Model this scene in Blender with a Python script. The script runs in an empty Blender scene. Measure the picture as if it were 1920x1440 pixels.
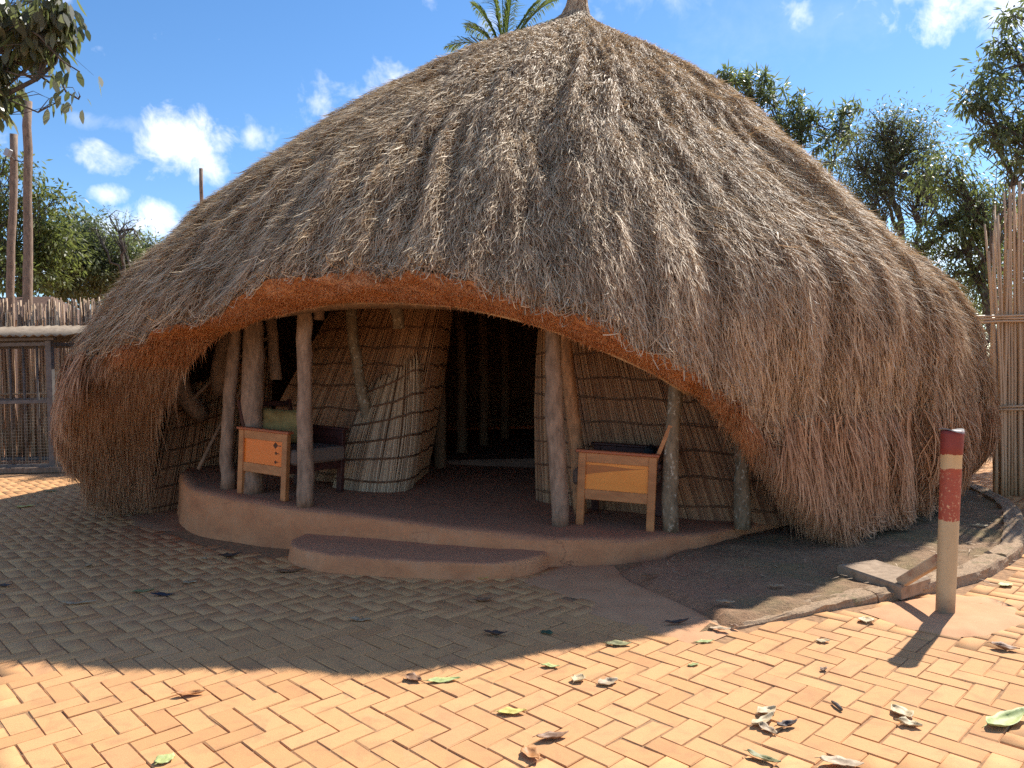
import bpy, math, random
import numpy as np
from mathutils import Vector, Matrix

random.seed(7)
RNG = np.random.default_rng(11)
sc = bpy.context.scene
R = math.radians

# ------------------------------------------------------------------ camera
F_PX, PITCH, ROLL, CAM_H = 1421.27, -0.02208, 0.01999, 1.513
cam_d = bpy.data.cameras.new("camera")
cam_d.sensor_width = 36.0
cam_d.lens = F_PX / 1920.0 * 36.0
cam_d.clip_end = 3000
cam = bpy.data.objects.new("camera", cam_d)
sc.collection.objects.link(cam)
fw = Vector((0, math.cos(PITCH), math.sin(PITCH)))
up0 = Vector((0, -math.sin(PITCH), math.cos(PITCH)))
rt0 = Vector((1, 0, 0))
cr, sr = math.cos(ROLL), math.sin(ROLL)
xa = rt0 * cr - up0 * sr
ya = rt0 * sr + up0 * cr
za = -fw
cam.matrix_world = Matrix(((xa.x, ya.x, za.x, 0), (xa.y, ya.y, za.y, 0), (xa.z, ya.z, za.z, CAM_H), (0, 0, 0, 1)))
sc.camera = cam

# ------------------------------------------------------------------ light
SUN_AZ, SUN_EL = 42.5, 47.0            # azimuth from +Y towards +X
SUN_STRENGTH, SKY_STRENGTH, EXPOSURE = 3.45, 0.089, 1.13
sdir = Vector((math.sin(R(SUN_AZ)) * math.cos(R(SUN_EL)), math.cos(R(SUN_AZ)) * math.cos(R(SUN_EL)), math.sin(R(SUN_EL))))
sun_d = bpy.data.lights.new("sun", 'SUN')
sun_d.energy = SUN_STRENGTH
sun_d.angle = R(0.53)
sun_d.color = (1.0, 0.955, 0.875)
sun = bpy.data.objects.new("sun", sun_d)
sun.rotation_euler = (-sdir).to_track_quat('-Z', 'Y').to_euler()
sun.location = sdir * 40
sc.collection.objects.link(sun)
vs = sc.view_settings
vs.view_transform = 'Standard'
vs.look = 'None'
vs.exposure = EXPOSURE
vs.gamma = 1.0
sc.cycles.use_denoising = False
sc.cycles.sample_clamp_indirect = 5.0
sc.cycles.max_bounces = 8
sc.cycles.diffuse_bounces = 4
sc.cycles.glossy_bounces = 2
sc.cycles.transmission_bounces = 4
sc.cycles.transparent_max_bounces = 4
sc.cycles.caustics_reflective = False
sc.cycles.caustics_refractive = False


def ray(x, y):
    X, Y = x - 960.0, 720.0 - y
    u = X * cr + Y * sr
    v = -X * sr + Y * cr
    return np.array([u, F_PX * math.cos(PITCH) - v * math.sin(PITCH), F_PX * math.sin(PITCH) + v * math.cos(PITCH)])


def gnd(x, y, z=0.0):
    d = ray(x, y)
    t = (z - CAM_H) / d[2]
    return Vector((d[0] * t, d[1] * t, z))


def at(x, y, Y):
    d = ray(x, y)
    t = Y / d[1]
    return Vector((d[0] * t, Y, d[2] * t + CAM_H))


def floor_z(x):
    return 0.235 - 0.06 * x


def flr(x, y):
    """pixel to a point on the slightly sloping porch floor"""
    d = ray(x, y)
    t = (0.235 - CAM_H) / (d[2] + 0.06 * d[0])
    return Vector((d[0] * t, d[1] * t, d[2] * t + CAM_H))


# ------------------------------------------------------------------ world
world = bpy.data.worlds.new("World")
sc.world = world
world.use_nodes = True
wt = world.node_tree
for n in list(wt.nodes):
    wt.nodes.remove(n)


def N(t, kind, **kw):
    n = t.nodes.new(kind)
    for k, v in kw.items():
        setattr(n, k, v)
    return n


def setin(n, **kw):
    for k, v in kw.items():
        n.inputs[k.replace('_', ' ')].default_value = v
    return n


def math_node(t, op, a, b=None, c=None, clamp=False):
    n = N(t, 'ShaderNodeMath', operation=op, use_clamp=clamp)
    for i, v in enumerate((a, b, c)):
        if v is None:
            continue
        if isinstance(v, (int, float)):
            n.inputs[i].default_value = v
        else:
            t.links.new(v, n.inputs[i])
    return n.outputs[0]


sky = N(wt, 'ShaderNodeTexSky')
sky.sky_type = 'NISHITA'
sky.sun_disc = False
sky.sun_elevation = R(SUN_EL)
sky.sun_rotation = R(SUN_AZ)
sky.altitude = 1200
sky.air_density = 1.0
sky.dust_density = 0.25
sky.ozone_density = 2.2
gam = N(wt, 'ShaderNodeHueSaturation')
gam.inputs['Saturation'].default_value = 1.2
wt.links.new(sky.outputs[0], gam.inputs['Color'])
geo = N(wt, 'ShaderNodeNewGeometry')
dirv = N(wt, 'ShaderNodeVectorMath', operation='NORMALIZE')
tc = N(wt, 'ShaderNodeTexCoord')
wt.links.new(tc.outputs['Generated'], dirv.inputs[0])
cn = N(wt, 'ShaderNodeTexNoise')
setin(cn, Scale=22.0, Detail=7.0, Roughness=0.62, Distortion=0.3)
wt.links.new(dirv.outputs[0], cn.inputs['Vector'])
cn2 = N(wt, 'ShaderNodeTexNoise')
cn2.noise_dimensions = '4D'
setin(cn2, Scale=4.2, Detail=6.0, Roughness=0.6, W=1.3)
wt.links.new(dirv.outputs[0], cn2.inputs['Vector'])
# clouds: (px, py, half width px, half height px, density)
CLOUDS = [(335, 265, 95, 62, 1.0), (390, 310, 50, 38, .9), (200, 297, 58, 26, .85), (211, 366, 34, 18, .8), (285, 412, 62, 40, 1.0), (235, 440, 70, 30, .8),
          (480, 260, 26, 22, .6), (250, 235, 60, 20, .45), (1850, 5, 130, 62, 1.0), (1910, 60, 60, 40, .9), (160, 225, 40, 14, .3),
          (1500, 40, 240, 90, .10), (1800, 480, 130, 40, .9), (1560, 520, 150, 40, .8), (100, 500, 200, 30, .7), (1240, -60, 120, 80, .35)]
acc = None
noff = math_node(wt, 'MULTIPLY', math_node(wt, 'SUBTRACT', cn.outputs['Fac'], 0.5), 4.2)
for (px, py, a, b, dens) in CLOUDS:
    d = Vector(ray(px, py)).normalized()
    rr = Vector((d.y, -d.x, 0)).normalized()
    uu = rr.cross(d)
    n1 = N(wt, 'ShaderNodeVectorMath', operation='DOT_PRODUCT')
    n2 = N(wt, 'ShaderNodeVectorMath', operation='DOT_PRODUCT')
    n3 = N(wt, 'ShaderNodeVectorMath', operation='DOT_PRODUCT')
    for n_, vec in ((n1, rr / (a / F_PX)), (n2, uu / (b / F_PX)), (n3, d)):
        wt.links.new(dirv.outputs[0], n_.inputs[0])
        n_.inputs[1].default_value = vec
    q = math_node(wt, 'ADD', math_node(wt, 'POWER', n1.outputs['Value'], 2.0), math_node(wt, 'POWER', n2.outputs['Value'], 2.0))
    m = math_node(wt, 'ADD', math_node(wt, 'SUBTRACT', 0.95, q), noff)
    m = math_node(wt, 'MULTIPLY', m, 0.50, clamp=True)
    m = math_node(wt, 'MULTIPLY', m, math_node(wt, 'GREATER_THAN', n3.outputs['Value'], 0.0))
    m = math_node(wt, 'MULTIPLY', m, dens)
    acc = m if acc is None else math_node(wt, 'MAXIMUM', acc, m)
# clouds added over the rest of the sky, cover raised to whiten the fill
gen = math_node(wt, 'MULTIPLY', math_node(wt, 'SUBTRACT', math_node(wt, 'ADD', cn2.outputs['Fac'], math_node(wt, 'MULTIPLY', cn.outputs['Fac'], 0.25)), 0.66), 5.0, clamp=True)
acc = math_node(wt, 'MAXIMUM', acc, gen)
acc = math_node(wt, 'POWER', acc, 1.25)
mixc = N(wt, 'ShaderNodeMix', data_type='RGBA')
mixc.inputs['B'].default_value = (12.0, 11.1, 10.7, 1)  # cloud tint warmed to redden the fill light
wt.links.new(acc, mixc.inputs['Factor'])
wt.links.new(gam.outputs[0], mixc.inputs['A'])
bg = N(wt, 'ShaderNodeBackground')
bg.inputs['Strength'].default_value = SKY_STRENGTH
wt.links.new(mixc.outputs['Result'], bg.inputs['Color'])
wo = N(wt, 'ShaderNodeOutputWorld')
wt.links.new(bg.outputs[0], wo.inputs[0])

# ------------------------------------------------------------------ helpers
C = sc.collection


def link(o, parent=None):
    C.objects.link(o)
    if parent is not None:
        o.parent = parent
    return o


def tag(o, label=None, cat=None, group=None, kind=None):
    if label:
        o['label'] = label
    if cat:
        o['category'] = cat
    if group:
        o['group'] = group
    if kind:
        o['kind'] = kind
    return o


def empty(name, loc=(0, 0, 0), rot=(0, 0, 0)):
    o = bpy.data.objects.new(name, None)
    o.location = loc
    o.rotation_euler = rot
    o.empty_display_size = 0.2
    return link(o)


class MB:
    """collects geometry, then makes one mesh object"""

    def __init__(self):
        self.v, self.f = [], []

    def add(self, verts, faces):
        n = len(self.v)
        self.v += [tuple(p) for p in verts]
        self.f += [tuple(i + n for i in f) for f in faces]

    def box(self, lo, hi, bev=0.0, M=None):
        x0, y0, z0 = lo
        x1, y1, z1 = hi
        if bev <= 0:
            vs_ = [(x0, y0, z0), (x1, y0, z0), (x1, y1, z0), (x0, y1, z0), (x0, y0, z1), (x1, y0, z1), (x1, y1, z1), (x0, y1, z1)]
            fs = [(3, 2, 1, 0), (4, 5, 6, 7), (0, 1, 5, 4), (1, 2, 6, 5), (2, 3, 7, 6), (3, 0, 4, 7)]
        else:
            vs_, fs = [], []
            idx = {}
            for sx in (0, 1):
                for sy in (0, 1):
                    for sz in (0, 1):
                        X, Y, Z = (x0, x1)[sx], (y0, y1)[sy], (z0, z1)[sz]
                        dx, dy, dz = (bev, -bev)[sx], (bev, -bev)[sy], (bev, -bev)[sz]
                        idx[sx, sy, sz] = len(vs_)
                        vs_ += [(X, Y + dy, Z + dz), (X + dx, Y, Z + dz), (X + dx, Y + dy, Z)]
            g = lambda a, b, c, k: idx[a, b, c] + k
            for s in (0, 1):
                q = [(s, 0, 0), (s, 1, 0), (s, 1, 1), (s, 0, 1)]
                f = [g(*c, 0) for c in q]
                fs.append(tuple(f if s else f[::-1]))
                q = [(0, s, 0), (0, s, 1), (1, s, 1), (1, s, 0)]
                f = [g(*c, 1) for c in q]
                fs.append(tuple(f if s else f[::-1]))
                q = [(0, 0, s), (1, 0, s), (1, 1, s), (0, 1, s)]
                f = [g(*c, 2) for c in q]
                fs.append(tuple(f if s else f[::-1]))
            for a in (0, 1):
                for b in (0, 1):
                    fl = (a == b)
                    e = [g(0, a, b, 1), g(1, a, b, 1), g(1, a, b, 2), g(0, a, b, 2)]
                    fs.append(tuple(e if not fl else e[::-1]) if a == 1 else tuple(e[::-1] if not fl else e))
                    e = [g(a, 0, b, 0), g(a, 1, b, 0), g(a, 1, b, 2), g(a, 0, b, 2)]
                    fs.append(tuple(e))
                    e = [g(a, b, 0, 0), g(a, b, 1, 0), g(a, b, 1, 1), g(a, b, 0, 1)]
                    fs.append(tuple(e))
                    for c in (0, 1):
                        fs.append((g(a, b, c, 0), g(a, b, c, 1), g(a, b, c, 2)))
        if M is not None:
            vs_ = [M @ Vector(p) for p in vs_]
        self.add(vs_, fs)
        return self

    def tube(self, pts, rad, n=8, cap=True, jitter=0.0, rnd=random, flat=1.0):
        pts = [Vector(p) for p in pts]
        if not isinstance(rad, (list, tuple)):
            rad = [rad] * len(pts)
        rings = []
        t0 = (pts[1] - pts[0]).normalized()
        a = t0.orthogonal().normalized()
        for i, p in enumerate(pts):
            t = (pts[min(i + 1, len(pts) - 1)] - pts[max(i - 1, 0)]).normalized()
            a = (a - t * a.dot(t)).normalized()
            b = t.cross(a)
            ring = []
            for k in range(n):
                w = 2 * math.pi * k / n
                rr = rad[i] * (1 + (rnd.uniform(-jitter, jitter) if jitter else 0))
                ring.append(p + a * math.cos(w) * rr + b * math.sin(w) * rr * flat)
            rings.append(ring)
        vs_ = [p for r_ in rings for p in r_]
        fs = []
        for i in range(len(pts) - 1):
            for k in range(n):
                k2 = (k + 1) % n
                fs.append((i * n + k, i * n + k2, (i + 1) * n + k2, (i + 1) * n + k))
        if cap:
            fs.append(tuple(range(n))[::-1])
            fs.append(tuple(range((len(pts) - 1) * n, len(pts) * n)))
        self.add(vs_, fs)
        return self

    def build(self, name, mat, parent=None, smooth=False):
        me = bpy.data.meshes.new(name)
        me.from_pydata(self.v, [], self.f)
        me.materials.append(mat)
        if smooth:
            me.shade_smooth()
        o = bpy.data.objects.new(name, me)
        return link(o, parent)


def fixn(o):
    import bmesh
    bm = bmesh.new()
    bm.from_mesh(o.data)
    bmesh.ops.recalc_face_normals(bm, faces=bm.faces)
    bm.to_mesh(o.data)
    bm.free()
    return o


def np_mesh(name, V, polys, mat, parent=None, smooth=False):
    """V (n,3); polys: list of int arrays (m,k)"""
    me = bpy.data.meshes.new(name)
    V = np.ascontiguousarray(V, dtype=np.float32)
    me.vertices.add(len(V))
    me.vertices.foreach_set('co', V.ravel())
    loops = np.concatenate([p.ravel() for p in polys]).astype(np.int32)
    sizes = np.concatenate([np.full(len(p), p.shape[1], np.int32) for p in polys])
    starts = np.concatenate([[0], np.cumsum(sizes)[:-1]]).astype(np.int32)
    me.loops.add(len(loops))
    me.loops.foreach_set('vertex_index', loops)
    me.polygons.add(len(sizes))
    me.polygons.foreach_set('loop_start', starts)
    me.update(calc_edges=True)
    me.validate()
    me.materials.append(mat)
    if smooth:
        me.shade_smooth()
    o = bpy.data.objects.new(name, me)
    return link(o, parent)


def strand_geo(Pm, Wd, hw):
    """Pm (n,k,3) centre lines, Wd (n,3) width directions, hw (n,) half widths -> verts, quads, tris (ribbon tapering to a tip)"""
    n, k, _ = Pm.shape
    taper = np.linspace(1.0, 0.55, k)[None, :, None]
    off = Wd[:, None, :] * hw[:, None, None] * taper
    A = Pm - off
    B = Pm + off
    V = np.empty((n, 2 * k - 1, 3))
    V[:, 0:2 * (k - 1):2] = A[:, :-1]
    V[:, 1:2 * (k - 1):2] = B[:, :-1]
    V[:, -1] = Pm[:, -1]
    m = 2 * k - 1
    base = (np.arange(n) * m)[:, None]
    quads = []
    for i in range(k - 2):
        quads.append(np.concatenate([base + 2 * i, base + 2 * i + 1, base + 2 * i + 3, base + 2 * i + 2], 1))
    tri = np.concatenate([base + 2 * (k - 2), base + 2 * (k - 2) + 1, base + 2 * k - 2], 1)
    Q = np.concatenate(quads, 0) if quads else np.zeros((0, 4), int)
    return V.reshape(-1, 3), Q, tri


def join_geo(parts):
    Vs, Qs, Ts, n = [], [], [], 0
    for V, Q, T in parts:
        Vs.append(V)
        Qs.append(Q + n)
        Ts.append(T + n)
        n += len(V)
    polys = []
    Q = np.concatenate(Qs)
    T = np.concatenate(Ts)
    if len(Q):
        polys.append(Q)
    if len(T):
        polys.append(T)
    return np.concatenate(Vs), polys


def vnoise(x, y, seed=0):
    """smooth 2-D value noise in 0..1"""
    xi, yi = np.floor(x).astype(np.int64), np.floor(y).astype(np.int64)
    fx, fy = x - xi, y - yi
    fx = fx * fx * (3 - 2 * fx)
    fy = fy * fy * (3 - 2 * fy)

    def h(i, j):
        v = (i * 374761393 + j * 668265263 + seed * 974711) & 0xffffffff
        v = ((v ^ (v >> 13)) * 1274126177) & 0xffffffff
        v = v ^ (v >> 16)
        return (v & 0xffff) / 65535.0
    return (h(xi, yi) * (1 - fx) + h(xi + 1, yi) * fx) * (1 - fy) + (h(xi, yi + 1) * (1 - fx) + h(xi + 1, yi + 1) * fx) * fy


# ------------------------------------------------------------------ materials
def new_mat(name):
    m = bpy.data.materials.new(name)
    m.use_nodes = True
    t = m.node_tree
    b = t.nodes['Principled BSDF']
    return m, t, b


def ramp(t, fac, stops):
    r = N(t, 'ShaderNodeValToRGB')
    while len(r.color_ramp.elements) < len(stops):
        r.color_ramp.elements.new(0.5)
    for e, (p, c) in zip(r.color_ramp.elements, stops):
        e.position = p
        e.color = (*c, 1)
    t.links.new(fac, r.inputs[0])
    return r.outputs[0]


def mix(t, fac, a, b, mode='MIX'):
    n = N(t, 'ShaderNodeMix', data_type='RGBA', blend_type=mode)
    for key, v in (('Factor', fac), ('A', a), ('B', b)):
        if isinstance(v, (int, float)):
            n.inputs[key].default_value = v
        elif isinstance(v, tuple):
            n.inputs[key].default_value = (*v, 1)
        else:
            t.links.new(v, n.inputs[key])
    return n.outputs['Result']


def noise(t, scale, detail=4, rough=0.6, coord='Object', stretch=None, dist=0.0):
    c = N(t, 'ShaderNodeTexCoord')
    v = c.outputs[coord]
    if coord == 'World':
        v = N(t, 'ShaderNodeNewGeometry').outputs['Position']
    if stretch:
        mp = N(t, 'ShaderNodeMapping')
        mp.inputs['Scale'].default_value = stretch
        t.links.new(v, mp.inputs[0])
        v = mp.outputs[0]
    n = N(t, 'ShaderNodeTexNoise')
    setin(n, Scale=scale, Detail=detail, Roughness=rough, Distortion=dist)
    t.links.new(v, n.inputs['Vector'])
    return n.outputs['Fac']


def wnoise(t, scale, detail=4, rough=0.6, stretch=None, dist=0.0):
    v = N(t, 'ShaderNodeNewGeometry').outputs['Position']
    if stretch:
        mp = N(t, 'ShaderNodeMapping')
        mp.inputs['Scale'].default_value = stretch
        t.links.new(v, mp.inputs[0])
        v = mp.outputs[0]
    n = N(t, 'ShaderNodeTexNoise')
    setin(n, Scale=scale, Detail=detail, Roughness=rough, Distortion=dist)
    t.links.new(v, n.inputs['Vector'])
    return n.outputs['Fac']


def bump(t, b, h, strength=0.4, dist=0.01):
    n = N(t, 'ShaderNodeBump')
    n.inputs['Strength'].default_value = strength
    n.inputs['Distance'].default_value = dist
    t.links.new(h, n.inputs['Height'])
    t.links.new(n.outputs[0], b.inputs['Normal'])


def island(t):
    return N(t, 'ShaderNodeNewGeometry').outputs['Random Per Island']


def simple(name, stops, scale=8, rough=0.8, stretch=None, bstr=0.3, bdist=0.005, detail=5, spec=0.3, island_var=0.0, world_=False):
    m, t, b = new_mat(name)
    f = (wnoise if world_ else noise)(t, scale, detail, 0.65, stretch=stretch)
    if island_var:
        f = math_node(t, 'ADD', math_node(t, 'MULTIPLY', f, 1 - island_var), math_node(t, 'MULTIPLY', island(t), island_var))
    t.links.new(ramp(t, f, stops), b.inputs['Base Color'])
    b.inputs['Roughness'].default_value = rough
    b.inputs['Specular IOR Level'].default_value = spec
    if bstr:
        bump(t, b, f, bstr, bdist)
    return m


def thatch_mat(name, stops, lower=None, zmix=(0.6, 2.6), transl=0.14):
    m, t, b = new_mat(name)
    rnd = island(t)
    big = wnoise(t, 1.3, 3, 0.6)
    f = math_node(t, 'ADD', math_node(t, 'MULTIPLY', rnd, 0.7), math_node(t, 'MULTIPLY', big, 0.35))
    c = ramp(t, f, stops)
    if lower:
        c2 = ramp(t, f, lower)
        sep = N(t, 'ShaderNodeSeparateXYZ')
        t.links.new(N(t, 'ShaderNodeNewGeometry').outputs['Position'], sep.inputs[0])
        mr = N(t, 'ShaderNodeMapRange')
        mr.inputs['From Min'].default_value = zmix[0]
        mr.inputs['From Max'].default_value = zmix[1]
        t.links.new(math_node(t, 'ADD', sep.outputs['Z'], math_node(t, 'MULTIPLY', math_node(t, 'SUBTRACT', wnoise(t, 2.0, 4), 0.5), 2.2)), mr.inputs['Value'])
        c = mix(t, mr.outputs[0], c2, c)
    t.links.new(c, b.inputs['Base Color'])
    b.inputs['Roughness'].default_value = 0.62
    b.inputs['Specular IOR Level'].default_value = 0.28
    tr = N(t, 'ShaderNodeBsdfTranslucent')
    t.links.new(c, tr.inputs['Color'])
    ms = N(t, 'ShaderNodeMixShader')
    ms.inputs[0].default_value = transl
    t.links.new(b.outputs[0], ms.inputs[1])
    t.links.new(tr.outputs[0], ms.inputs[2])
    t.links.new(ms.outputs[0], t.nodes['Material Output'].inputs[0])
    return m


M = {}
M['thatch'] = thatch_mat('weathered_thatch',
                         [(0.08, (.12, .072, .041)), (0.32, (.41, .285, .165)), (0.58, (.67, .495, .30)), (0.92, (.86, .70, .465))],
                         [(0.08, (.13, .066, .034)), (0.34, (.42, .245, .128)), (0.60, (.62, .395, .22)), (0.95, (.82, .59, .36))], (0.3, 3.0))
M['fringe'] = thatch_mat('trimmed_thatch_ends', [(0.05, (.28, .115, .048)), (0.45, (.58, .27, .115)), (0.8, (.70, .365, .17)), (1.0, (.82, .54, .29))])
M['flank'] = thatch_mat('hanging_thatch', [(0.05, (.20, .098, .050)), (0.45, (.49, .275, .145)), (0.8, (.62, .375, .21)), (1.0, (.76, .53, .33))])
M['shell'] = simple('thatch_underlayer', [(0.3, (.22, .145, .088)), (0.7, (.44, .31, .20))], 9, .95, (1, 1, .25), .8, .03, world_=True)
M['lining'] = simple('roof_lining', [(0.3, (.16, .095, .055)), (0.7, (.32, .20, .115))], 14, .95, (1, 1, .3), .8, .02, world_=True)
M['reed'] = simple('reed_stalks', [(0.2, (.24, .115, .056)), (0.5, (.42, .225, .112)), (0.85, (.56, .335, .175))], 9, .55, (1, 1, .35), .15, .002, island_var=.55, world_=True, spec=.4)
M['reed_pale'] = simple('pale_reed_stalks', [(0.2, (.30, .195, .115)), (0.55, (.54, .375, .225)), (0.85, (.68, .51, .33))], 7, .5, (1, 1, .4), .15, .002, island_var=.65, world_=True, spec=.4)
M['fence_reed'] = simple('fence_reeds', [(0.2, (.17, .095, .052)), (0.5, (.40, .26, .155)), (0.85, (.62, .46, .30))], 9, .6, (1, 1, .3), .15, .003, island_var=.7, world_=True)
M['binding'] = simple('fibre_binding', [(0.3, (.13, .066, .036)), (0.7, (.26, .14, .08))], 40, .9, None, .6, .004, world_=True)
M['light_block'] = simple('light_block_sheet', [(0.3, (.16, .085, .045)), (0.7, (.28, .155, .085))], 30, .95, (1, 1, .1), .3, .004, world_=True)


def bark_mat(name, base, pale, amount):
    m, t, b = new_mat(name)
    n1 = wnoise(t, 22, 6, .65, (1, 1, .35))
    c = ramp(t, n1, [(0.28, tuple(x * .45 for x in base)), (0.55, base), (0.8, tuple(min(1, x * 1.5) for x in base))])
    n2 = wnoise(t, 30, 4, .7, (1, 1, .7))
    f = math_node(t, 'MULTIPLY', math_node(t, 'SUBTRACT', n2, 0.66 - amount), 9.0, clamp=True)
    c = mix(t, f, c, pale)
    t.links.new(c, b.inputs['Base Color'])
    b.inputs['Roughness'].default_value = .85
    bump(t, b, math_node(t, 'ADD', n1, math_node(t, 'MULTIPLY', n2, .4)), .6, .012)
    return m


M['post'] = bark_mat('post_bark', (.36, .235, .155), (.52, .40, .28), .02)
M['post_red'] = bark_mat('reddish_post', (.52, .26, .12), (.58, .34, .19), .0)
M['post_lichen'] = bark_mat('lichen_bark', (.26, .19, .115), (.58, .52, .40), .10)
M['pole'] = bark_mat('pole_timber', (.25, .17, .115), (.38, .30, .22), .02)
M['bark'] = bark_mat('tree_bark', (.11, .09, .07), (.24, .21, .17), .03)
M['clay'] = None
m, t, b = new_mat('red_clay_render')
f1 = wnoise(t, 2.2, 6, .65, (1, 1, 1.6))
f2 = wnoise(t, 38, 4, .6)
f3 = wnoise(t, 6, 5, .7, (3, 3, .5))
c = ramp(t, f1, [(0.25, (.44, .165, .070)), (0.5, (.60, .255, .110)), (0.8, (.66, .330, .165))])
c = mix(t, math_node(t, 'MULTIPLY', math_node(t, 'SUBTRACT', f3, .52), 2.2, clamp=True), c, (.44, .20, .10))
geo_n = N(t, 'ShaderNodeNewGeometry')
sepn = N(t, 'ShaderNodeSeparateXYZ')
t.links.new(geo_n.outputs['True Normal'], sepn.inputs[0])
upf = math_node(t, 'MULTIPLY', math_node(t, 'SUBTRACT', sepn.outputs['Z'], .55), 4.0, clamp=True)
c = mix(t, upf, c, mix(t, f1, (.40, .165, .085), (.56, .255, .135)))
vor = N(t, 'ShaderNodeTexVoronoi', feature='DISTANCE_TO_EDGE')
vor.inputs['Scale'].default_value = 2.3
vn = N(t, 'ShaderNodeVectorMath', operation='ADD')
nzc = N(t, 'ShaderNodeTexNoise')
setin(nzc, Scale=5.0, Detail=5.0, Roughness=.7)
posn = N(t, 'ShaderNodeNewGeometry').outputs['Position']
t.links.new(posn, nzc.inputs['Vector'])
t.links.new(posn, vn.inputs[0])
vsc = N(t, 'ShaderNodeVectorMath', operation='SCALE')
vsc.inputs['Scale'].default_value = .35
t.links.new(nzc.outputs['Color'], vsc.inputs[0])
t.links.new(vsc.outputs[0], vn.inputs[1])
t.links.new(vn.outputs[0], vor.inputs['Vector'])
crk = math_node(t, 'MULTIPLY', math_node(t, 'LESS_THAN', vor.outputs['Distance'], .009), math_node(t, 'MULTIPLY', math_node(t, 'SUBTRACT', wnoise(t, 1.4, 3), .5), 8, clamp=True))
c = mix(t, math_node(t, 'MULTIPLY', crk, .75), c, (.12, .05, .03))
scuff = math_node(t, 'MULTIPLY', math_node(t, 'SUBTRACT', wnoise(t, 9, 6, .75, (1, 1, .5)), .56), 5, clamp=True)
c = mix(t, math_node(t, 'MULTIPLY', scuff, .4), c, (.66, .40, .24))
t.links.new(c, b.inputs['Base Color'])
b.inputs['Roughness'].default_value = .9
bump(t, b, math_node(t, 'ADD', math_node(t, 'MULTIPLY', f1, 2.0), f2), .45, .012)
M['clay'] = m
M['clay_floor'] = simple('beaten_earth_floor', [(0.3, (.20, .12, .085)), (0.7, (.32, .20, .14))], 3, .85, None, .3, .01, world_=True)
M['soil'] = simple('red_soil', [(0.25, (.28, .13, .07)), (0.55, (.45, .235, .125)), (0.85, (.55, .32, .18))], 5, .95, None, .5, .02, 8, world_=True)
M['sand'] = simple('joint_sand', [(0.3, (.20, .11, .055)), (0.7, (.46, .26, .13))], 30, .95, None, .4, .006, world_=True)
M['cement'] = simple('cement_screed', [(0.2, (.46, .225, .11)), (0.5, (.58, .305, .155)), (0.85, (.65, .37, .195))], 4, .9, None, .35, .008, 8, world_=True)
M['slab'] = simple('grey_concrete', [(0.25, (.20, .135, .085)), (0.6, (.38, .275, .185)), (0.9, (.50, .39, .28))], 14, .92, None, .5, .008, 7, world_=True)

m, t, b = new_mat('mossy_soil')
f1 = wnoise(t, 2.0, 5, .6)
f2 = wnoise(t, 26, 7, .72)
f3 = wnoise(t, 90, 4, .7)
c = ramp(t, f2, [(0.25, (.17, .095, .048)), (0.6, (.35, .215, .115)), (0.9, (.52, .36, .21))])
c = mix(t, math_node(t, 'MULTIPLY', math_node(t, 'SUBTRACT', f1, .46), 3.5, clamp=True), c, mix(t, f2, (.11, .095, .035), (.32, .245, .10)))
dv = N(t, 'ShaderNodeVectorMath', operation='DISTANCE')
t.links.new(N(t, 'ShaderNodeNewGeometry').outputs['Position'], dv.inputs[0])
dv.inputs[1].default_value = (.6, 5.2, 0)
rd = math_node(t, 'MULTIPLY', math_node(t, 'SUBTRACT', 1.9, math_node(t, 'ADD', dv.outputs['Value'], math_node(t, 'MULTIPLY', wnoise(t, 2.4, 5, .65), 1.3))), 1.6, clamp=True)
c = mix(t, math_node(t, 'MULTIPLY', rd, .9), c, mix(t, f2, (.30, .13, .065), (.56, .29, .155)))
c = mix(t, math_node(t, 'MULTIPLY', math_node(t, 'SUBTRACT', f3, .66), 8, clamp=True), c, (.55, .42, .28))
t.links.new(c, b.inputs['Base Color'])
b.inputs['Roughness'].default_value = .95
bump(t, b, math_node(t, 'ADD', f2, math_node(t, 'MULTIPLY', f3, .4)), .8, .03)
M['bed'] = m

m, t, b = new_mat('mossy_kerb')
f1 = wnoise(t, 7, 5, .65)
f2 = wnoise(t, 60, 5, .7)
c = ramp(t, f2, [(0.2, (.15, .095, .055)), (0.55, (.42, .28, .165)), (0.9, (.56, .40, .26))])
c = mix(t, math_node(t, 'MULTIPLY', math_node(t, 'SUBTRACT', f1, .58), 5, clamp=True), c, (.11, .12, .035))
t.links.new(c, b.inputs['Base Color'])
b.inputs['Roughness'].default_value = .95
bump(t, b, f2, .9, .012)
M['kerb'] = m


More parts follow.
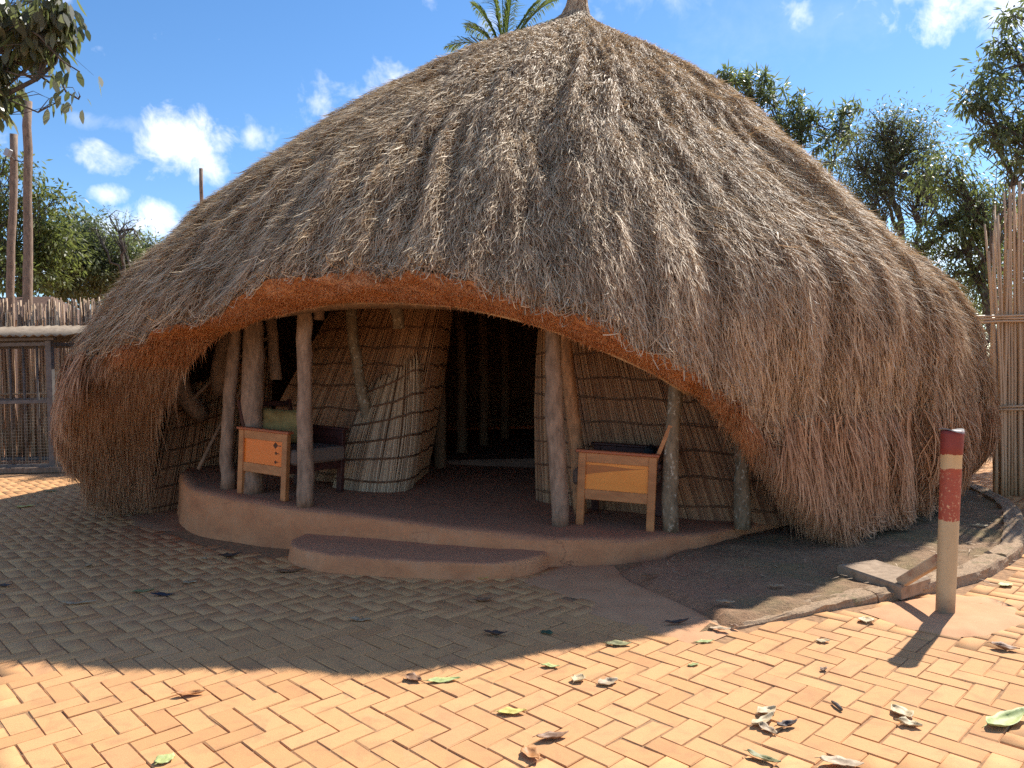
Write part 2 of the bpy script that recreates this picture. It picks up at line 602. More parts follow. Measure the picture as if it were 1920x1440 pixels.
def paver_mat(name, per_object):
    m, t, b = new_mat(name)
    rnd = N(t, 'ShaderNodeObjectInfo').outputs['Random'] if per_object else island(t)
    c = ramp(t, rnd, [(0.0, (.54, .275, .117)), (0.25, (.60, .315, .133)), (0.55, (.62, .333, .143)), (0.85, (.66, .352, .155)), (1.0, (.57, .295, .133))])
    st = wnoise(t, 7.5, 5, .6, (1, 1, 1), .6)
    f = math_node(t, 'MULTIPLY', math_node(t, 'SUBTRACT', st, .50), 3.2, clamp=True)
    c = mix(t, math_node(t, 'MULTIPLY', f, .72), c, (.36, .185, .095))
    f5 = math_node(t, 'MULTIPLY', math_node(t, 'SUBTRACT', wnoise(t, 17, 6, .7, None, .4), .53), 4.0, clamp=True)
    c = mix(t, math_node(t, 'MULTIPLY', f5, .42), c, (.42, .22, .11))
    pit = math_node(t, 'MULTIPLY', math_node(t, 'SUBTRACT', wnoise(t, 90, 3, .6), .68), 14, clamp=True)
    c = mix(t, math_node(t, 'MULTIPLY', pit, .6), c, (.22, .12, .07))
    spill = math_node(t, 'MULTIPLY', math_node(t, 'SUBTRACT', wnoise(t, 3.2, 6, .72, None, 1.2), .60), 5, clamp=True)
    c = mix(t, math_node(t, 'MULTIPLY', spill, .45), c, (.56, .36, .21))
    big = wnoise(t, .55, 3, .5)
    c = mix(t, math_node(t, 'MULTIPLY', math_node(t, 'SUBTRACT', big, .45), 1.2, clamp=True), c, (.55, .325, .165))
    # red dust swept against the foot of the hut
    gr = wnoise(t, 160, 3, .7)
    c = mix(t, .35, c, mix(t, gr, (.6, .57, .53), (1.4, 1.4, 1.4)), 'MULTIPLY')
    pos = N(t, 'ShaderNodeNewGeometry').outputs['Position']
    dv = N(t, 'ShaderNodeVectorMath', operation='DISTANCE')
    t.links.new(pos, dv.inputs[0])
    dv.inputs[1].default_value = (-3.1, 7.3, 0)
    du = math_node(t, 'MULTIPLY', math_node(t, 'SUBTRACT', 1.75, math_node(t, 'ADD', dv.outputs['Value'], math_node(t, 'MULTIPLY', wnoise(t, 2.5, 4), 1.4))), 1.4, clamp=True)
    c = mix(t, math_node(t, 'MULTIPLY', du, .8), c, (.50, .205, .095))
    t.links.new(c, b.inputs['Base Color'])
    b.inputs['Roughness'].default_value = .85
    b.inputs['Specular IOR Level'].default_value = .25
    bump(t, b, math_node(t, 'ADD', gr, math_node(t, 'MULTIPLY', st, 1.5)), .3, .004)
    return m


M['paver'] = paver_mat('clay_paver', True)
M['paver_field'] = paver_mat('clay_paver_field', False)


def wood_mat(name, a, b_, scale=9, stretch=(1, 12, 12), rough=.5, spec=.4):
    m, t, b = new_mat(name)
    f = noise(t, scale, 5, .6, stretch=stretch, dist=.8)
    t.links.new(ramp(t, f, [(0.25, a), (0.75, b_)]), b.inputs['Base Color'])
    b.inputs['Roughness'].default_value = rough
    b.inputs['Specular IOR Level'].default_value = spec
    bump(t, b, f, .15, .002)
    return m


M['wood'] = wood_mat('chair_frame_wood', (.36, .135, .045), (.60, .27, .10), 5, (1, 8, 2))
M['wood_red'] = wood_mat('chair_arm_wood', (.36, .095, .040), (.50, .16, .07), 5, (1, 8, 8))
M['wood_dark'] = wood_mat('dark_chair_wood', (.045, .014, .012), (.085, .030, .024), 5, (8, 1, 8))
M['panel_orange'] = wood_mat('orange_panel', (.86, .19, .016), (.95, .235, .025), 3, (1, 4, 5), .35, .5)
M['panel_yellow'] = wood_mat('amber_panel', (.82, .27, .032), (.93, .34, .055), 3, (1, 4, 6), .4, .5)
M['grain'] = wood_mat('panel_heartwood', (.42, .13, .03), (.55, .19, .045), 4, (1, 4, 8), .45, .4)
M['inlay'] = simple('dark_inlay', [(0.3, (.06, .022, .012)), (0.7, (.16, .055, .02))], 60, .5, None, .1)
M['cushion'] = simple('grey_brown_cushion', [(0.3, (.17, .125, .10)), (0.7, (.24, .18, .14))], 30, .95, None, .3, .004)
M['pillow'] = simple('olive_pillow', [(0.3, (.20, .13, .04)), (0.7, (.40, .29, .11))], 6, .9, None, .4, .01)
M['dark_cloth'] = simple('dark_cloth', [(0.3, (.02, .022, .025)), (0.7, (.05, .05, .055))], 20, .95)

m, t, b = new_mat('bollard_paint')
tcn = N(t, 'ShaderNodeTexCoord')
sp = N(t, 'ShaderNodeSeparateXYZ')
t.links.new(tcn.outputs['Object'], sp.inputs[0])
nz = noise(t, 12, 5, .7)
zz = math_node(t, 'ADD', sp.outputs['Z'], math_node(t, 'MULTIPLY', math_node(t, 'SUBTRACT', nz, .5), .06))
cream = mix(t, noise(t, 9, 6, .7, stretch=(1, 1, .3)), (.40, .29, .15), (.66, .52, .31))
red = mix(t, noise(t, 7, 5, .7), (.27, .050, .028), (.43, .095, .050))
ch = noise(t, 55, 5, .75)
chip = math_node(t, 'MULTIPLY', math_node(t, 'SUBTRACT', math_node(t, 'ADD', ch, math_node(t, 'MULTIPLY', noise(t, 9, 3, .6), .35)), .755), 20, clamp=True)
red = mix(t, chip, red, (.62, .36, .20))
band = lambda lo, hi: math_node(t, 'MULTIPLY', math_node(t, 'GREATER_THAN', zz, lo), math_node(t, 'LESS_THAN', zz, hi))
c = mix(t, band(.555, .862), cream, red)
c = mix(t, band(.945, 1.2), c, mix(t, noise(t, 8, 5, .7), (.13, .022, .018), (.33, .05, .032)))
rust = math_node(t, 'MULTIPLY', math_node(t, 'SUBTRACT', noise(t, 24, 6, .75), .64), 12, clamp=True)
c = mix(t, rust, c, (.10, .05, .03))
low = math_node(t, 'MULTIPLY', math_node(t, 'SUBTRACT', math_node(t, 'ADD', .09, math_node(t, 'MULTIPLY', nz, .12)), sp.outputs['Z']), 9, clamp=True)
c = mix(t, math_node(t, 'MULTIPLY', low, .8), c, (.19, .12, .075))
t.links.new(c, b.inputs['Base Color'])
b.inputs['Roughness'].default_value = .6
bump(t, b, math_node(t, 'ADD', ch, rust), .35, .004)
M['bollard'] = m
M['bollard_cap'] = simple('bent_cap_metal', [(0.3, (.12, .10, .09)), (0.7, (.42, .38, .33))], 20, .5, None, .5)
M['strut'] = simple('strut_paint', [(0.3, (.26, .06, .03)), (0.48, (.42, .30, .19)), (0.8, (.58, .46, .31))], 8, .65, None, .4)
M['steel'] = simple('painted_steel', [(0.3, (.085, .075, .070)), (0.7, (.18, .16, .145))], 14, .55, None, .2)
M['wire'] = simple('galvanised_wire', [(0.3, (.16, .14, .12)), (0.7, (.32, .29, .26))], 20, .5, None, 0)
M['sheet'] = simple('corrugated_sheet', [(0.3, (.16, .115, .075)), (0.7, (.30, .235, .165))], 5, .7, None, .2)
M['cable'] = simple('black_cable', [(0.3, (.02, .02, .02)), (0.7, (.04, .04, .04))], 5, .6, None, 0)
M['lamp'] = simple('floodlight_body', [(0.3, (.25, .25, .25)), (0.7, (.5, .5, .48))], 12, .4, None, 0)
M['rust_roof'] = simple('rusty_roof', [(0.3, (.08, .045, .03)), (0.7, (.16, .09, .06))], 8, .8)
M['house_wall'] = simple('house_plaster', [(0.3, (.36, .26, .18)), (0.7, (.48, .37, .26))], 3, .9)


def leaf_mat(name, dark, mid, pale, gloss=.45, transl=.48):
    m, t, b = new_mat(name)
    rnd = island(t)
    c = ramp(t, rnd, [(0.1, dark), (0.55, mid), (0.95, pale)])
    t.links.new(c, b.inputs['Base Color'])
    b.inputs['Roughness'].default_value = gloss
    b.inputs['Specular IOR Level'].default_value = .5
    tr = N(t, 'ShaderNodeBsdfTranslucent')
    t.links.new(mix(t, .55, c, (.30, .36, .09)), tr.inputs['Color'])
    ms = N(t, 'ShaderNodeMixShader')
    ms.inputs[0].default_value = transl
    t.links.new(b.outputs[0], ms.inputs[1])
    t.links.new(tr.outputs[0], ms.inputs[2])
    t.links.new(ms.outputs[0], t.nodes['Material Output'].inputs[0])
    return m


M['leaf_a'] = leaf_mat('broad_green_leaves', (.050, .078, .028), (.11, .145, .050), (.19, .22, .09))
M['leaf_b'] = leaf_mat('grey_green_leaves', (.055, .075, .040), (.12, .14, .075), (.25, .27, .16), .4)
M['leaf_c'] = leaf_mat('dusty_hanging_leaves', (.065, .072, .042), (.13, .135, .080), (.30, .29, .19), .35)
M['leaf_d'] = leaf_mat('blue_green_lance_leaves', (.050, .080, .045), (.10, .14, .072), (.20, .24, .13), .4)
M['leaf_e'] = leaf_mat('yellow_green_leaves', (.055, .075, .018), (.11, .125, .030), (.19, .20, .06))
M['palm'] = leaf_mat('palm_fronds', (.025, .055, .016), (.055, .105, .025), (.14, .20, .04), .35)

# ------------------------------------------------------------------ hut surface
HC_Y = 10.4
PROF = np.array([(6.70, 1.0, .03), (6.66, 1.0, .10), (6.55, 1.0, .13), (6.4, .985, .155), (6.25, .955, .215), (6.1, .90, .39), (5.9, .821, .74), (5.6, .686, 1.267), (5.2, .59, 1.924), (4.7, .47, 2.609),
                 (4.2, .347, 3.228), (3.7, .224, 3.758), (3.2, .184, 4.256), (2.7, .144, 4.687), (2.2, .145, 5.114), (1.7, .146, 5.377), (1.2, .158, 5.505), (.8, .168, 5.53),
                 (.6, .18, 5.48), (.45, .18, 5.36), (.3, .18, 5.14), (.18, .18, 5.05), (.06, .18, 5.0)])
# arclength from the apex, densely resampled
_s = np.concatenate([[0], np.cumsum(np.hypot(np.diff(PROF[:, 0]), np.diff(PROF[:, 2])))])
S_MAX = _s[-1]
SG = np.linspace(0, S_MAX, 500)


def _sm(a):
    k = np.ones(19) / 19
    p = np.concatenate([np.full(9, a[0]), a, np.full(9, a[-1])])
    o = np.convolve(p, k, 'valid')
    return o


ZG = np.interp(SG, _s, PROF[:, 0])
CG = _sm(np.interp(SG, _s, PROF[:, 1]))
RG = np.interp(SG, _s, PROF[:, 2])
RG2 = _sm(RG)
ZG2 = _sm(ZG)
w_ = np.clip((SG - .5) / .5, 0, 1)
RG = RG * (1 - w_) + RG2 * w_
ZG = ZG * (1 - w_) + ZG2 * w_
_dz, _dr = np.gradient(ZG), np.gradient(RG)
_l = np.hypot(_dz, _dr)
NR, NZ = _sm(-_dz / _l), _sm(_dr / _l)

# eave line: angle (deg, 0 towards the camera) -> height of the trimmed outer edge
CUT = np.array([(-67, .08), (-64, .28), (-61, .60), (-58, .92), (-54, 1.22), (-50, 1.43), (-46.2, 1.58), (-42.3, 1.73), (-36.4, 1.87), (-32.6, 1.95), (-27.8, 2.06), (-23.7, 2.17), (-19.7, 2.25), (-15.4, 2.30), (-11.2, 2.31), (-7.5, 2.26),
                (-3.9, 2.16), (.9, 1.99), (4.4, 1.86), (7.6, 1.67), (11.8, 1.48), (16.8, 1.26), (20.7, .99), (24.5, .64), (27.7, .37), (31.4, .13)])


def z_cut(thd):
    return np.interp(thd, CUT[:, 0], CUT[:, 1], left=.15, right=.15)


def s_of_z(z):
    return np.interp(-z, -ZG, SG)


def ridge(th, s):
    """uneven bundles of the roof covering: grooves that run down the slope"""
    k = np.clip((s - 1.2) / 4.5, .06, 1.0)
    x = th * 5.0
    d = (vnoise(x * 1.7 + .35 * np.sin(s * 1.1), s * .3, 3) - .5) * .09 * k
    d += (vnoise(x * 5.5 + .5 * np.sin(s * 1.7), s * .55, 5) - .5) * .155 * k
    k2 = np.clip(s / 2.2, .12, 1.0)
    d += (vnoise(x * 2.3, s * 2.0, 9) - .5) * .04 * k2
    d += (vnoise(x * 10.0, s * 2.6, 12) - .5) * .07 * k2 * (vnoise(x * .8, s * .7, 14) * 1.6)
    return d


R28 = float(np.interp(-2.0, -ZG, RG))


def sstep(x, a, b):
    t_ = np.clip((x - a) / (b - a), 0, 1)
    return t_ * t_ * (3 - 2 * t_)


def surf(th, s, off=0.0, rough=True):
    """th radians, s arclength -> points (...,3)"""
    z = np.interp(s, SG, ZG)
    r = np.interp(s, SG, RG)
    # the wall of thatch stands straighter and flatter on the side of the soil bed
    thd = np.degrees(th)
    m_ = sstep(thd, 6, 22) * (1 - sstep(thd, 34, 68))
    m_ = m_ * (1 - sstep(z, .8, 3.0))
    r = np.where(z < 3.0, r * (1 - m_) + 5.06 * m_, r)
    cx = np.interp(s, SG, CG)
    nr = np.interp(s, SG, NR)
    nz = np.interp(s, SG, NZ)
    d = off + (ridge(th, s) if rough else 0.0)
    d = np.where(d < 0, d * np.clip(r / .9, .12, 1.0), d * np.clip(r / .5, .35, 1.0))
    rr = np.maximum(r + nr * d, .004)
    return np.stack([cx + rr * np.sin(th), HC_Y - rr * np.cos(th), z + nz * d], -1)


hut = empty('thatched_hut', (0.18, HC_Y, 0))
tag(hut, 'large round thatched hut with arched porch opening and tiny peak', 'hut')
HUT_INV = Matrix.Translation((-0.18, -HC_Y, 0))


def part(o, parent=None):
    """parent a mesh made in world coordinates to a thing without moving it"""
    p = parent or hut
    o.parent = p
    off = Vector((0, 0, 0))
    q = p
    bpy.context.view_layer.update()
    o.matrix_parent_inverse = p.matrix_world.inverted()
    return o


# thick shell under the strands: outer side, inner side and the trimmed edge between
def grid_faces(nu, nv, wrap=False):
    i = np.arange(nu - 1 if not wrap else nu)[:, None]
    j = np.arange(nv - 1)[None, :]
    a = i * nv + j
    b_ = ((i + 1) % nu) * nv + j
    return np.stack([a, b_, b_ + 1, a + 1], -1).reshape(-1, 4)


ths = np.radians(np.concatenate([np.linspace(-180, -70, 60), np.linspace(-69.6, 30, 220), np.linspace(30.5, 180, 80)[:-1]]))
nv = 110
zc = np.minimum(z_cut(np.degrees(ths)) + .02, 2.5)
sc_ = s_of_z(zc)
vv = np.linspace(0, 1, nv)
Sg = sc_[:, None] * vv[None, :]
Pg = surf(ths[:, None] * np.ones_like(Sg), Sg, -.11)
shell = part(np_mesh('thatch_shell', Pg.reshape(-1, 3), [grid_faces(len(ths), nv, True)[:, ::-1]], M['shell'], None, True))
# inner lining
_ct = np.linspace(CUT[0, 0], CUT[-1, 0], 220)
OUT3 = surf(np.radians(_ct), s_of_z(z_cut(_ct)), -.085)
IN3 = np.array([(-4.03, 8.33, .02), (-3.87, 8.1, .67), (-3.68, 7.8, 1.17), (-3.38, 7.35, 1.52), (-2.88, 6.85, 1.71), (-2.39, 6.45, 1.87), (-1.93, 6.16, 1.98), (-1.5, 6.0, 2.04), (-1.14, 5.88, 2.05), (-.84, 5.79, 2.03),
                (-.39, 5.70, 1.99), (.17, 5.60, 1.84), (.55, 5.55, 1.69), (1.07, 5.63, 1.45), (1.55, 5.96, 1.17), (2.03, 6.18, .78), (2.40, 6.36, .40), (2.72, 6.55, .08)])


def resample(P, n):
    L_ = np.concatenate([[0], np.cumsum(np.linalg.norm(np.diff(P, axis=0), axis=1))])
    q = np.linspace(0, L_[-1], n)
    return np.stack([np.interp(q, L_, P[:, i]) for i in range(3)], 1)


NU = 160
OC, IC = resample(OUT3, NU), resample(IN3, NU)
# trimmed face, slightly bulging
NVF = 8
tv = np.linspace(0, 1, NVF)
FG = OC[:, None, :] * (1 - tv)[None, :, None] + IC[:, None, :] * tv[None, :, None]
dirn = np.array([-.25, -.85, -.45])
FG = FG + dirn * (np.sin(np.pi * tv) * .05)[None, :, None]
_u, _v = np.meshgrid(np.arange(NU) * .33, tv * 3.1, indexing='ij')
FG = FG + dirn * ((vnoise(_u, _v, 31) - .5) * .09 + (vnoise(_u * 3, _v * 2.5, 32) - .5) * .04)[..., None]
part(np_mesh('eave_core', FG.reshape(-1, 3), [grid_faces(NU, NVF)], M['fringe'], None, True))
# lining: from the lip up to the apex, then round the rest of the circle
ith = np.arctan2(IC[:, 0] - .18, HC_Y - IC[:, 1])
front = []
for i in range(NU):
    z0 = IC[i, 2]
    zz_ = np.linspace(0, 1, 24)
    s0 = s_of_z(z0)
    s_ = s0 * (1 - zz_)
    p = surf(np.full(24, ith[i]), s_, -.5, False)
    p[0] = IC[i]
    rr_ = np.hypot(p[:, 0] - .18, p[:, 1] - HC_Y)
    front.append(p)
front = np.array(front)
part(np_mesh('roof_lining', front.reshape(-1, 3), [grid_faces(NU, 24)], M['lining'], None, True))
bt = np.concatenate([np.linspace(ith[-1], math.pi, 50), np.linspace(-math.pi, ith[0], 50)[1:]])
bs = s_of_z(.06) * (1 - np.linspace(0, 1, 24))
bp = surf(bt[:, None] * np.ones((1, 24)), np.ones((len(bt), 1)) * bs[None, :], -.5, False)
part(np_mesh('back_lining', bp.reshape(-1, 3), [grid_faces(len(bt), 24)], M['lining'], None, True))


# ---- strands of the roof
def roof_strands(ncl, per, th_lo, th_hi, seed, nseg=3, s_hi=None):
    g = np.random.default_rng(seed)
    cw = np.cumsum(RG + .15)
    cw = cw / cw[-1]
    s0 = np.interp(g.random(ncl), cw, SG)
    if s_hi:
        s0 = g.uniform(0, s_hi, ncl)
    th0 = np.radians(g.uniform(th_lo, th_hi, ncl))
    zc0 = z_cut(np.degrees(th0))
    scut = s_of_z(zc0)
    keep = s0 < scut - .04
    s0, th0 = s0[keep], th0[keep]
    nc = len(s0)
    r0 = np.interp(s0, SG, RG)
    size = g.uniform(.7, 1.35, nc) * np.clip(.30 + .70 * (s0 / 6.5) ** 1.3, .3, 1.0)
    lift = g.uniform(.01, .075, nc) * size
    skew = g.normal(0, .07, nc)
    n = nc * per
    rep = lambda a: np.repeat(a, per)
    s0, th0, r0, size, lift, skew = map(rep, (s0, th0, r0, size, lift, skew))
    L_ = (.05 + size * g.uniform(.07, .25, n)) * np.where(g.random(n) < .06, 1.6, 1.0)
    root = g.normal(0, .055, n) * np.minimum(size, r0 / .6)
    tip = root * g.uniform(.15, .9, n) + g.normal(0, .016, n) * np.minimum(1, r0) + (skew + g.normal(0, .12, n)) * L_
    sj = g.uniform(-.13, .13, n) * size
    k = nseg + 1
    tt = np.linspace(0, 1, k)[None, :]
    S = (s0 + sj)[:, None] + L_[:, None] * tt
    lat = root[:, None] * (1 - tt) + tip[:, None] * tt + (g.normal(0, .03, n) * L_)[:, None] * np.sin(tt * 5 + g.uniform(0, 6, n)[:, None])
    th = th0[:, None] + lat / np.maximum(r0, .35)[:, None]
    sc2 = s_of_z(z_cut(np.degrees(th0)))
    over = g.uniform(-.08, .10, n)
    lim = (sc2 + over)[:, None]
    S = np.minimum(S, lim + (S - lim).clip(0) * .06)
    S = np.clip(S, .0, S_MAX)
    thick = g.uniform(0, .05, n)
    off = thick[:, None] + (lift * g.uniform(.3, 1.6, n))[:, None] * tt ** 1.6 + g.normal(0, .010, (n, k)) * tt - .085
    P = surf(th, S, off)
    P[..., 2] = np.maximum(P[..., 2], .07)
    T = P[:, -1] - P[:, 0]
    T /= np.linalg.norm(T, axis=1)[:, None] + 1e-9
    out = np.stack([np.sin(th0), -np.cos(th0), np.full(n, .55)], 1)
    Wd = np.cross(T, out) + g.normal(0, .45, (n, 3))
    Wd /= np.linalg.norm(Wd, axis=1)[:, None] + 1e-9
    hw = g.uniform(.0023, .0050, n) * np.where(g.random(n) < .04, 1.7, 1)
    return strand_geo(P, Wd, hw)


geo_parts = [roof_strands(54000, 9, -118, 118, 1), roof_strands(2600, 9, 118, 242, 2), roof_strands(420, 9, -180, 180, 3, s_hi=.9)]
# long loose stalks lying on the roof
V_, polys_ = join_geo(geo_parts)
th_o = part(np_mesh('thatch', V_, polys_, M['thatch']))
th_o['kind'] = 'stuff'


# ---- trimmed fringe of the arch
def fringe(n, seed):
    g = np.random.default_rng(seed)
    u = g.random(n) * (NU - 1.001)
    v = g.random(n) ** .9
    i = u.astype(int)
    fu = (u - i)[:, None]
    fv = v * (NVF - 1.001)
    j = fv.astype(int)
    fj = (fv - j)[:, None]
    P0 = (FG[i, j] * (1 - fu) + FG[i + 1, j] * fu) * (1 - fj) + (FG[i, j + 1] * (1 - fu) + FG[i + 1, j + 1] * fu) * fj
    frac = u / (NU - 1)
    side = np.clip((.34 - frac) / .12, 0, 1)           # long hanging stalks of the flank
    side2 = np.clip((frac - .80) / .12, 0, 1)
    a = OC[i] - IC[i]
    a /= np.linalg.norm(a, axis=1)[:, None]
    d = np.array([-.1, -.75, -.62])[None, :] + g.normal(0, .35, (n, 3))
    hang = np.maximum(side, side2 * .8)[:, None]
    d = d * (1 - hang) + (np.array([.0, -.10, -1.0])[None, :] + g.normal(0, .12, (n, 3))) * hang
    d /= np.linalg.norm(d, axis=1)[:, None]
    L_ = g.uniform(.014, .048, n) * (1 + 7.5 * hang[:, 0])
    lipf = (v > .90) & (g.random(n) < .2)
    L_ = np.where(lipf, L_ * 1.5, L_)
    k = 3
    tt = np.linspace(0, 1, k)[None, :, None]
    P = P0[:, None, :] - d[:, None, :] * .02 + d[:, None, :] * L_[:, None, None] * tt
    P = P + g.normal(0, .006, (n, k, 3)) * tt
    P[..., 2] -= (tt[..., 0] ** 2) * (L_ * .12)[:, None]
    P[..., 2] = np.maximum(P[..., 2], .01)
    Wd = np.cross(d, g.normal(0, 1, (n, 3)))
    Wd /= np.linalg.norm(Wd, axis=1)[:, None] + 1e-9
    return strand_geo(P, Wd, g.uniform(.0030, .0058, n)), hang[:, 0]


(Vf, Qf, Tf), hg = fringe(110000, 21)
fr = part(np_mesh('eave_fringe', Vf, [Qf[np.tile(hg < .5, 1)], Tf[hg < .5]], M['fringe']))
hf = part(np_mesh('hanging_fringe', Vf, [Qf[hg >= .5], Tf[hg >= .5]], M['flank']))
hf['kind'] = 'stuff'
fr['kind'] = 'stuff'
fr['label'] = 'trimmed orange brown thatch ends round the arch'


# ---- shaggy flanks hanging to the ground
def flank(n, th_lo, th_hi, s_lo, seed, nr_off=.05):
    g = np.random.default_rng(seed)
    thd = g.uniform(th_lo, th_hi, n)
    th0 = np.radians(thd)
    s1 = s_of_z(z_cut(thd))
    s0 = g.uniform(s_lo, s1)
    L_ = g.uniform(.22, .5, n)
    k = 4
    tt = np.linspace(0, 1, k)[None, :]
    S = np.minimum(s0[:, None] + L_[:, None] * tt, S_MAX)
    th = th0[:, None] + g.normal(0, .012, n)[:, None] * tt
    off = g.uniform(-.10, .0, n)[:, None] + g.uniform(.0, .08, n)[:, None] * tt
    P = surf(th, S, off)
    P[..., 2] = np.maximum(P[..., 2], g.uniform(.07, .25, n)[:, None])
    T = P[:, -1] - P[:, 0]
    T /= np.linalg.norm(T, axis=1)[:, None] + 1e-9
    out = np.stack([np.sin(th0), -np.cos(th0), np.full(n, .2)], 1)
    Wd = np.cross(T, out) + g.normal(0, .4, (n, 3))
    Wd /= np.linalg.norm(Wd, axis=1)[:, None] + 1e-9
    return strand_geo(P, Wd, g.uniform(.0035, .008, n))


sA = float(s_of_z(1.7))
sB = float(s_of_z(1.1))
Vx, px_ = join_geo([flank(14000, -88, -44, sA, 31), flank(17000, 22, 80, sB, 32)])
fl = part(np_mesh('flank_fringe', Vx, px_, M['flank']))
fl['kind'] = 'stuff'

# lip roll of bound straw along the inside of the arch, rings of the roof frame
mb = MB()
mb.tube([tuple(IC[i] + np.array([0, .03, -.005])) for i in range(66, 128, 3)], .014, 6)
part(mb.build('lip_roll', M['reed_pale'], smooth=True))
for z_, rad in ((3.0, .055), (3.6, .05)):
    pts = []
    for a_ in np.radians(np.linspace(-60, 50, 40)):
        p = surf(np.array([a_]), np.array([float(s_of_z(z_))]), -.62, False)[0]
        pts.append(tuple(p))
    mb = MB()
    mb.tube(pts, rad, 7)
    part(mb.build('ring_roll', M['lining'], smooth=True))

# ---- clay platform and step
PLAT_PX = [(338, 962), (342, 985), (365, 1000), (420, 1012), (510, 1025), (700, 1040), (850, 1051), (1000, 1061), (1060, 1062), (1150, 1058), (1300, 1038), (1390, 1012), (1480, 994)]
pl = [gnd(*p) for p in PLAT_PX]
pl = [Vector((-3.75, 8.6, 0)), Vector((-3.62, 8.1, 0))] + pl + [Vector((2.9, 7.0, 0))]


def smooth_poly(pts, n):
    P = np.array([tuple(p) for p in pts], float)
    d = resample(P, n)
    for _ in range(3):
        d[1:-1] = d[:-2] * .25 + d[1:-1] * .5 + d[2:] * .25
    return d


edge = smooth_poly(pl, 70)
inward = []
for i in range(len(edge)):
    tdir = edge[min(i + 1, len(edge) - 1)] - edge[max(i - 1, 0)]
    nrm = np.array([-tdir[1], tdir[0], 0])
    nrm /= np.linalg.norm(nrm)
    inward.append(nrm)
inward = np.array(inward)


def clay_block(name, edge, inward, ztop, back, prof, z0=-.05, seed=0):
    """prof: list of (inset, fraction of height) from foot to rim"""
    n = len(edge)
    g = np.random.default_rng(seed)
    rows = []
    for ins, fh in prof:
        row = edge + inward * ins
        row = row + inward * ((vnoise(np.arange(n) * .35, np.full(n, fh * 3.0), seed) - .5) * .03)[:, None]
        zt = np.array([ztop(p) for p in row])
        row[:, 2] = z0 + (zt - z0) * fh + (vnoise(np.arange(n) * .4, np.full(n, fh * 5 + 9.), seed + 1) - .5) * .012 * (fh > .5)
        rows.append(row)
    V = np.stack(rows, 1)
    m_ = len(prof)
    faces = grid_faces(n, m_)
    Vl = V.reshape(-1, 3)
    # top: fan strips to the back line
    bk = np.array([back(p) for p in rows[-1]])
    base = len(Vl)
    Vl = np.concatenate([Vl, bk])
    a = np.arange(n - 1)
    top = np.stack([a * m_ + m_ - 1, (a + 1) * m_ + m_ - 1, base + a + 1, base + a], 1)
    return np_mesh(name, Vl, [faces, top], M['clay'], None, True)


def plat_top(p):
    return floor_z(p[0])


plat = part(clay_block('platform', edge, inward, plat_top, lambda p: np.array([p[0] * .6 - .1, 10.4, floor_z(p[0] * .6 - .1)]),
                       [(-.03, 0.0), (-.015, .2), (.0, .5), (.01, .84), (.028, .94), (.065, .99), (.13, 1.0)], seed=4))
STEP_PX = [(620, 1022), (560, 1030), (538, 1042), (545, 1058), (600, 1071), (700, 1079), (850, 1086), (950, 1086), (1005, 1076), (1035, 1060), (1030, 1052)]
sp_ = [gnd(*p) for p in STEP_PX]
sedge = smooth_poly(sp_, 46)
sinw = []
for i in range(len(sedge)):
    tdir = sedge[min(i + 1, len(sedge) - 1)] - sedge[max(i - 1, 0)]
    nrm = np.array([-tdir[1], tdir[0], 0])
    sinw.append(nrm / np.linalg.norm(nrm))
sinw = np.array(sinw)
# the step's top runs back into the platform's face
part(clay_block('step', sedge, sinw, lambda p: .115 - .012 * p[0], lambda p: np.array([p[0] * .9 - .04, 6.62 - .12 * p[0], .118 - .012 * p[0]]),
                [(-.02, 0.0), (0, .4), (.004, .8), (.02, .95), (.05, 1.0)], seed=6))
# interior floor: raised sill deeper inside the doorway
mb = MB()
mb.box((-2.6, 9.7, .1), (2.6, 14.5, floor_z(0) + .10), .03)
part(mb.build('inner_floor', M['clay_floor']))


